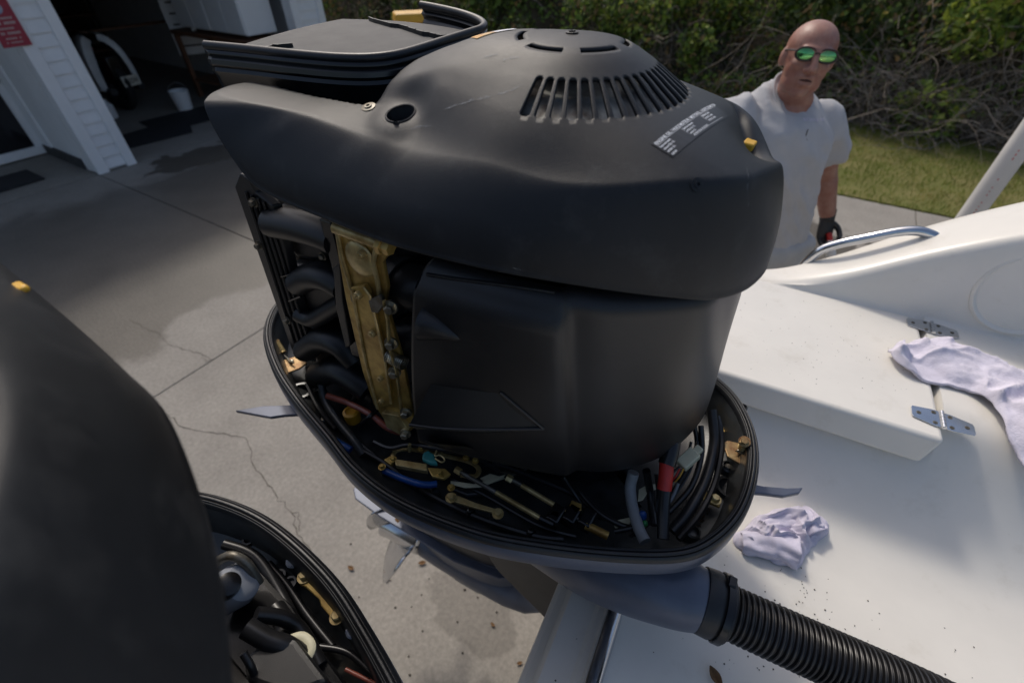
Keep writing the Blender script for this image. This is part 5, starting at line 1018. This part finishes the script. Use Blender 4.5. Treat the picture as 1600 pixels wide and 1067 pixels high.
# dry leaves
M['dryleaf'] = mat('fallen_leaf', (.20, .11, .045), .8, col2=(.10, .05, .02), vscale=60)
def dry(x, y, z, s, label, fr=None):
    p = onz(x, y, z); r = random.Random(int(x)); a = r.random() * 6.3; m = MB(); P = []
    for i in range(7):
        t = i / 6; wd = s * .28 * math.sin(math.pi * (t * .92 + .04)); cu = s * .22 * (t - .5) ** 2 * 4
        P.append([((t - .5) * s * math.cos(a) - k * wd * math.sin(a), (t - .5) * s * math.sin(a) + k * wd * math.cos(a), .003 + cu + abs(k) * wd * .6) for k in (-1, -.5, 0, .5, 1)])
    m.grid(P); o = m.build('dry_leaf', 'dryleaf', loc=tuple(p), solid=.0006); tag(o, label, 'leaf', 'fallen dry leaves')
dry(1116, 1058, ZD + .001, .030, 'curled brown leaf on the white deck at the bottom edge'); dry(1240, 882, ZD + .001, .008, 'tiny leaf scrap beside the rag')
dry(549, 888, 0, .032, 'brown leaf on the concrete, farthest from the propeller'); dry(660, 880, 0, .034, 'brown leaf on the concrete just below the propeller'); dry(622, 812, .70, .03, 'shrivelled brown leaf on the plate above the propeller'); dry(770, 976, 0, .022, 'brown leaf on the concrete below the gearcase nose'); dry(812, 1036, 0, .022, 'brown leaf on the concrete close to the transom'); dry(606, 905, 0, .025, 'small dark leaf scrap on the concrete under the propeller blade')
dm = MB()
for k in range(26):
    x, y = rr2.gauss(690, 70), rr2.gauss(930, 55); p = onz(x, y, .0); s = rr2.uniform(.002, .007); dm.add([(p[0] + s * math.cos(q), p[1] + s * math.sin(q), .002) for q in (0, 1.6, 3.1, 4.6)] + [(p[0], p[1], .002 + s)], [(0, 1, 4), (1, 2, 4), (2, 3, 4), (3, 0, 4)])
o = dm.build('ground_litter', 'speck', smooth=False, fixn=False); tag(o, 'dark crumbs of litter on the concrete under the engine', 'litter', kind='stuff')
# ---------------------------------------------------------------- the man
M['skin'] = mat('skin', (.38, .205, .15), .46, col2=(.29, .125, .09), vscale=28, bump=.5, bscale=120)
weathered(M['skin'], 9, (.27, .085, .06), .48, .72, .55); weathered(M['skin'], 60, (.20, .09, .06), .6, .75, .5); M['skin'].node_tree.nodes['Principled BSDF'].inputs['Subsurface Weight'].default_value = .08
M['shirt'] = mat('grey_tshirt', (.46, .46, .47), .9, var=.05, vscale=12, bump=.3, bscale=500, spec=.15); M['pants'] = mat('light_trousers', (.42, .43, .44), .9, var=.06, vscale=10, bump=.3, bscale=400, spec=.15); M['glove'] = mat('black_glove', (.014, .014, .015), .5, var=.3, vscale=60); M['lens'] = mat('green_mirror', (.10, .42, .16), .12, metal=.9, col2=(.30, .55, .20), vscale=30); M['frame'] = mat('glasses_frame', (.03, .012, .01), .3, var=.2, vscale=40); M['lips'] = mat('lips', (.30, .10, .085), .5, var=.15, vscale=80); M['shoe'] = mat('shoe', (.05, .05, .05), .7, var=.2, vscale=30); M['dark'] = mat('mouth_dark', (.06, .015, .012), .6)
HC = V(ony(1262, 92, 1.82)); NK = V(ony(1243, 152, 1.85)); LS = V(ony(1287, 186, 1.90)); RS = V(ony(1153, 183, 1.80)); LE = V(ony(1289, 272, 1.96)); LW = V(ony(1293, 338, 1.92)); RE = Vector((.66, 1.60, 1.30)); RW = Vector((.50, 1.40, 1.27)); HIP = V(ony(1192, 400, 1.80))
man = empty('person', (HIP.x, HIP.y + .02, 0)); tag(man, 'bald man in grey t-shirt, green mirrored sunglasses and black glove, standing behind the boat', 'person')
def L_(p): return Vector(p) - Vector(man.location)
lat = (LS - RS); lat.z = 0; lat.normalize(); fwd = Vector((lat.y, -lat.x, 0))
if fwd.y > 0: fwd = -fwd
def ell(c, rl, rf, n=28, sq=.85, tl=0): return [L_(c) + Vector((0, 0, -tl * rf * math.sin(t))) + lat * (rl * math.copysign(abs(math.cos(t)) ** sq, math.cos(t))) + fwd * (rf * math.copysign(abs(math.sin(t)) ** sq, math.sin(t))) for t in np.linspace(0, 2 * math.pi, n + 1)[:-1]]
SH = (LS + RS) / 2; sp_ = [HIP + Vector((0, 0, -.06)), HIP, HIP.lerp(SH, .25), HIP.lerp(SH, .5), HIP.lerp(SH, .72), HIP.lerp(SH, .9), SH + Vector((0, 0, .012)), SH.lerp(NK, .30) + Vector((0, 0, .024)), SH.lerp(NK, .50) + Vector((0, 0, .030))]
def torso(mb, g):
    for (c, rl, rf) in (): pass
    mb.loft([ell(c, rl + g, rf + g, 28, .9, tl) for c, rl, rf, tl in zip(sp_, (.150, .158, .148, .152, .172, .182, .160, .108, .066), (.10, .115, .110, .115, .122, .118, .098, .085, .072), (0, 0, 0, 0, 0, .05, .25, .55, .85))], True, True, True)
hips = [HIP + lat * s * .085 + Vector((0, 0, -.03)) for s in (1, -1)]; feet = [Vector((HIP.x + s * .11 * lat.x, HIP.y + .06 + s * .1 * lat.y, .09)) for s in (1, -1)]; knees = [h.lerp(f, .48) + fwd * .03 for h, f in zip(hips, feet)]
body = MB(); torso(body, -.034)
# head, measured in its own axes
hf = (Vector((0, 0, 0)) - HC); hf.z = 0; hf.normalize(); hf = Matrix.Rotation(R(14), 3, 'Z') @ hf; hf = (hf + Vector((0, 0, .10))).normalized(); hu = Vector((.07, 0, 1)); hu = (hu - hf * hu.dot(hf)).normalized(); hl = hu.cross(hf)   # hl: towards picture left of the face? fixed below
def H(l, f, u): return L_(HC) + hl * l + hf * f + hu * u
def hball(mb, c, r, seg=24, rings=16):
    vs = []; 
    mb.loft([[H(c[0] + r[0] * math.sin(t) * math.cos(2 * math.pi * k / seg), c[1] + r[1] * math.sin(t) * math.sin(2 * math.pi * k / seg), c[2] - r[2] * math.cos(t)) for k in range(seg)] for t in [max(.03, min(math.pi - .03, math.pi * i / rings)) for i in range(rings + 1)]], True, True, True)
for c, r in (((0, -.010, .034), (.077, .095, .076)), ((0, .012, .0), (.070, .080, .085)), ((0, .030, -.045), (.056, .058, .060)), ((0, .050, -.092), (.030, .030, .024)), ((.034, .020, -.068), (.030, .045, .034)), ((-.034, .020, -.068), (.030, .045, .034)), ((0, .076, .030), (.050, .020, .012)), ((.040, .058, -.016), (.022, .024, .020)), ((-.040, .058, -.016), (.022, .024, .020)), ((0, .110, -.024), (.014, .017, .012)), ((.015, .097, -.027), (.010, .012, .009)), ((-.015, .097, -.027), (.010, .012, .009)), ((.077, -.008, -.004), (.011, .018, .030)), ((-.077, -.008, -.004), (.011, .018, .030)), ((0, .085, -.049), (.024, .012, .007)), ((0, .083, -.068), (.022, .012, .008)), ((.052, .030, -.030), (.014, .03, .03)), ((-.052, .030, -.030), (.014, .03, .03)), ((0, .062, -.098), (.022, .018, .014))):
    hball(body, c, r)
body.tube([H(0, .082, .028), H(0, .096, .008), H(0, .110, -.016)], [.009, .010, .013], 12)
body.tube([H(0, -.022, -.03), H(0, -.012, -.09), L_(NK) + Vector((0, 0, -.0)), L_(SH) + Vector((0, 0, .0))], [.058, .056, .062, .075], 20)
for S, E_, W_, in ((LS, LE, LW), (RS, RE, RW)):
    q = spline([L_(S) - (0 if True else 0) * lat, L_(S.lerp(E_, .5)), L_(E_), L_(E_.lerp(W_, .35)), L_(W_)], 24); body.tube(q, [float(np.interp(i, [0, 6, 12, 15, 23], [.058, .053, .046, .047, .031])) for i in range(24)], 18)
for h, k, f in zip(hips, knees, feet):
    body.tube(spline([L_(h), L_(h.lerp(k, .5)), L_(k), L_(k.lerp(f, .35)), L_(f)], 24), [float(np.interp(i, [0, 6, 12, 16, 23], [.083, .070, .052, .053, .036])) for i in range(24)], 18)
bd = voxel(body, 'body', 'skin', man, .0052, 4)
# clothes
sh = MB(); torso(sh, .004)
for S, E_ in ((LS, LE), (RS, RE)):
    c0 = S - (lat if S is LS else -lat) * .035; q = spline([L_(c0) + Vector((0, 0, -.022)), L_(S) + Vector((0, 0, -.012)), L_(S.lerp(E_, .35)), L_(S.lerp(E_, .66))], 14); sh.tube(q, [float(np.interp(i, [0, 4, 9, 13], [.062, .070, .073, .078])) for i in range(14)], 20)
def wr(c, n_):
    q = Vector((c.x * 7, c.y * 7, c.z * 4.0)); d = Vector(((c.x + c.z * .6) * 13, c.y * 9, (c.z - c.x * .5) * 5)); return c + n_ * (.006 + .009 * noise.noise(q) + .013 * (1 - 2 * abs(noise.noise(d))) + .005 * (1 - 2 * abs(noise.noise(d * 2.2))))
st = voxel(sh, 't_shirt', 'shirt', man, .0105, 6, wr)
m = MB(); cn = SH.lerp(NK, .50) + Vector((0, 0, .033)); m.tube(ell(cn, .074, .078, 36, 1, .85) + [ell(cn, .074, .078, 36, 1, .85)[0]], .0055, 8, caps=False); m.build('collar', 'shirt', st)
pn = MB(); pn.loft([ell(c, rl, rf) for c, rl, rf in ((HIP + Vector((0, 0, -.12)), .16, .11), (HIP, .172, .122), (HIP + Vector((0, 0, .10)), .166, .118))], True, True, True)
for h, k, f in zip(hips, knees, feet): pn.tube(spline([L_(h), L_(h.lerp(k, .5)), L_(k), L_(k.lerp(f, .5)), L_(f) + Vector((0, 0, .01))], 22), [float(np.interp(i, [0, 5, 11, 21], [.096, .086, .074, .070])) for i in range(22)], 18)
voxel(pn, 'trousers', 'pants', man, .013, 3, wr)
for f in feet:
    m = MB(); m.loft([[L_(f) + lat * (w_ * math.cos(t)) + fwd * y + Vector((0, 0, -.085 + h * (.5 + .5 * math.sin(t)))) for t in np.linspace(0, 2 * math.pi, 17)[:-1]] for y, w_, h in ((-.08, .02, .06), (-.07, .036, .09), (0, .042, .10), (.10, .05, .07), (.17, .042, .05), (.195, .015, .03))], True, True, True); m.build('shoe', 'shoe', man)
# sunglasses
sg_ = empty('sunglasses', (0, 0, 0)); sg_.parent = man
for s in (-1, 1):
    P = []; ring = []
    for i in range(7):
        row = []
        for t in np.linspace(0, 2 * math.pi, 29): rr = i / 6; row.append(H(s * .033 + .030 * rr * math.copysign(abs(math.cos(t)) ** .8, math.cos(t)), .098 - .26 * (abs(s * .033 + .030 * rr * math.cos(t))) ** 1.35 - .006 * rr * rr, .016 + .0185 * rr * math.sin(t) - .003 * rr * s * 0))
        P.append(row)
    m = MB(); m.grid(P); m.build('lens', 'lens', sg_, ang=180, solid=.0015); MB().tube(P[-1], .0034, 8, caps=False).build('rim', 'frame', sg_)
    MB().tube([H(s * .061, .080, .022), H(s * .076, .055, .021), H(s * .080, .0, .016), H(s * .079, -.02, .004)], .0026, 8).build('temple', 'frame', sg_)
MB().tube([H(-.008, .097, .020), H(0, .099, .023), H(.008, .097, .020)], .0022, 8).build('bridge', 'frame', sg_)
m = MB(); m.tube(spline([H(-.020, .083, -.057), H(-.008, .0935, -.056), (H(.008, .0935, -.0565)), H(.020, .084, -.059)], 12), [.0012 + .0022 * math.sin(math.pi * i / 11) for i in range(12)], 8); m.build('mouth_line', 'dark', man)
# spectacles hanging from the collar
gc_ = L_(SH.lerp(NK, .45)) + fwd * .125 + Vector((0, 0, -.035)); e = empty('hanging_glasses', (0, 0, 0)); e.parent = man
MB().tube([gc_, gc_ + Vector((-.004, -.012, -.05)), gc_ + Vector((-.014, -.012, -.13))], .0016, 6).build('temple', 'frame', e); MB().tube([gc_ + lat * .006 + Vector((0, -.01, -.02)) + Vector((.014 * math.cos(t) - .004, 0, .045 * math.sin(t) - .055)) for t in np.linspace(0, 6.283, 24)], .0008, 6).build('rim', 'frame', e)
# chest print
tv, tf = text_mesh('MARINE', .016); bvh = BVHTree.FromPolygons([v.co.copy() for v in st.data.vertices], [tuple(p.vertices) for p in st.data.polygons])
c0 = V(ony(1258, 190, 1.75)); U = lat * (1 if lat.x > 0 else -1); out = []
pr_ = MB()
for k in range(12):
    for q in range(1):
        a = L_(c0) + U * (.0085 * k) + Vector((0, 0, -.0008 * k)); ok = True; vs4 = []
        for du, dz in ((0, 0), (.006, 0), (.006, .008), (0, .008)):
            h = bvh.ray_cast(a + U * du + Vector((0, 0, dz)) + fwd * .1, -fwd)
            if h[0] is None: ok = False
            else: vs4.append(h[0] + fwd * .0015)
        if ok and k not in (8,): pr_.add(vs4, [(0, 1, 2, 3)])
if pr_.v: pr_.build('chest_print', mat('shirt_print', (.55, .52, .58), .8), st, smooth=False, fixn=False)
# gloved hand with a small spray bottle
def hand(nm, Wr, tip, mt, curl=1.0, sgn=1):
    hd_ = (tip - Wr).normalized(); side = hd_.cross(fwd).normalized() * sgn; fw = side.cross(hd_).normalized() * sgn
    def Q(a, b, c): return L_(Wr) + hd_ * a + side * b + fw * c
    g = MB(); g.tube([Q(-.03, 0, 0), Q(.0, 0, 0), Q(.02, 0, .0)], [.033, .031, .030], 16); g.loft([[Q(a, w_ * math.cos(t), h * math.sin(t)) for t in np.linspace(0, 2 * math.pi, 21)[:-1]] for a, w_, h in ((.0, .028, .024), (.03, .038, .020), (.07, .043, .018), (.095, .042, .015))], True, True, True)
    for b, ln in ((-.031, .062), (-.011, .072), (.010, .070), (.030, .056)): g.tube(spline([Q(.085, b, .0), Q(.085 + ln * .5, b, .012 * curl), Q(.085 + ln * (.72 + .2 * (1 - curl)), b * .95, .034 * curl), Q(.085 + ln * (.45 + .6 * (1 - curl)), b * .9, .052 * curl)], 12), [.0105 - .0025 * k / 11 for k in range(12)], 12)
    g.tube(spline([Q(.03, -.03, .005), Q(.055, -.048, .020), Q(.085, -.042, .040), Q(.10, -.028, .048)], 12), [.013 - .003 * k / 11 for k in range(12)], 12)
    voxel(g, nm, mt, man, .0028, 3); return hd_, fw
hd_, fw = hand('glove', LW, V(ony(1290, 356, 1.90)), 'glove')
hand('glove', RW, RW + Vector((-.5, -.6, -.15)), 'glove', .35, -1)
sb = empty('spray_bottle', tuple(L_(LW) + Vector(man.location) + hd_ * .10 + fw * .03)); tag(sb, 'small white bottle with red cap held in the gloved hand', 'bottle')
ax = (hd_ * .85 + fw * .25).normalized(); m = MB(); m.lathe((0, 0, 0), -ax, [(.011, -.01), (.012, .0), (.012, .026), (.008, .03)], 18); m.build('cap', 'red', sb); m = MB(); m.lathe(ax * .005, ax, [(.011, 0), (.019, .014), (.020, .07), (.016, .078)], 18); m.build('flask', 'pvc', sb)
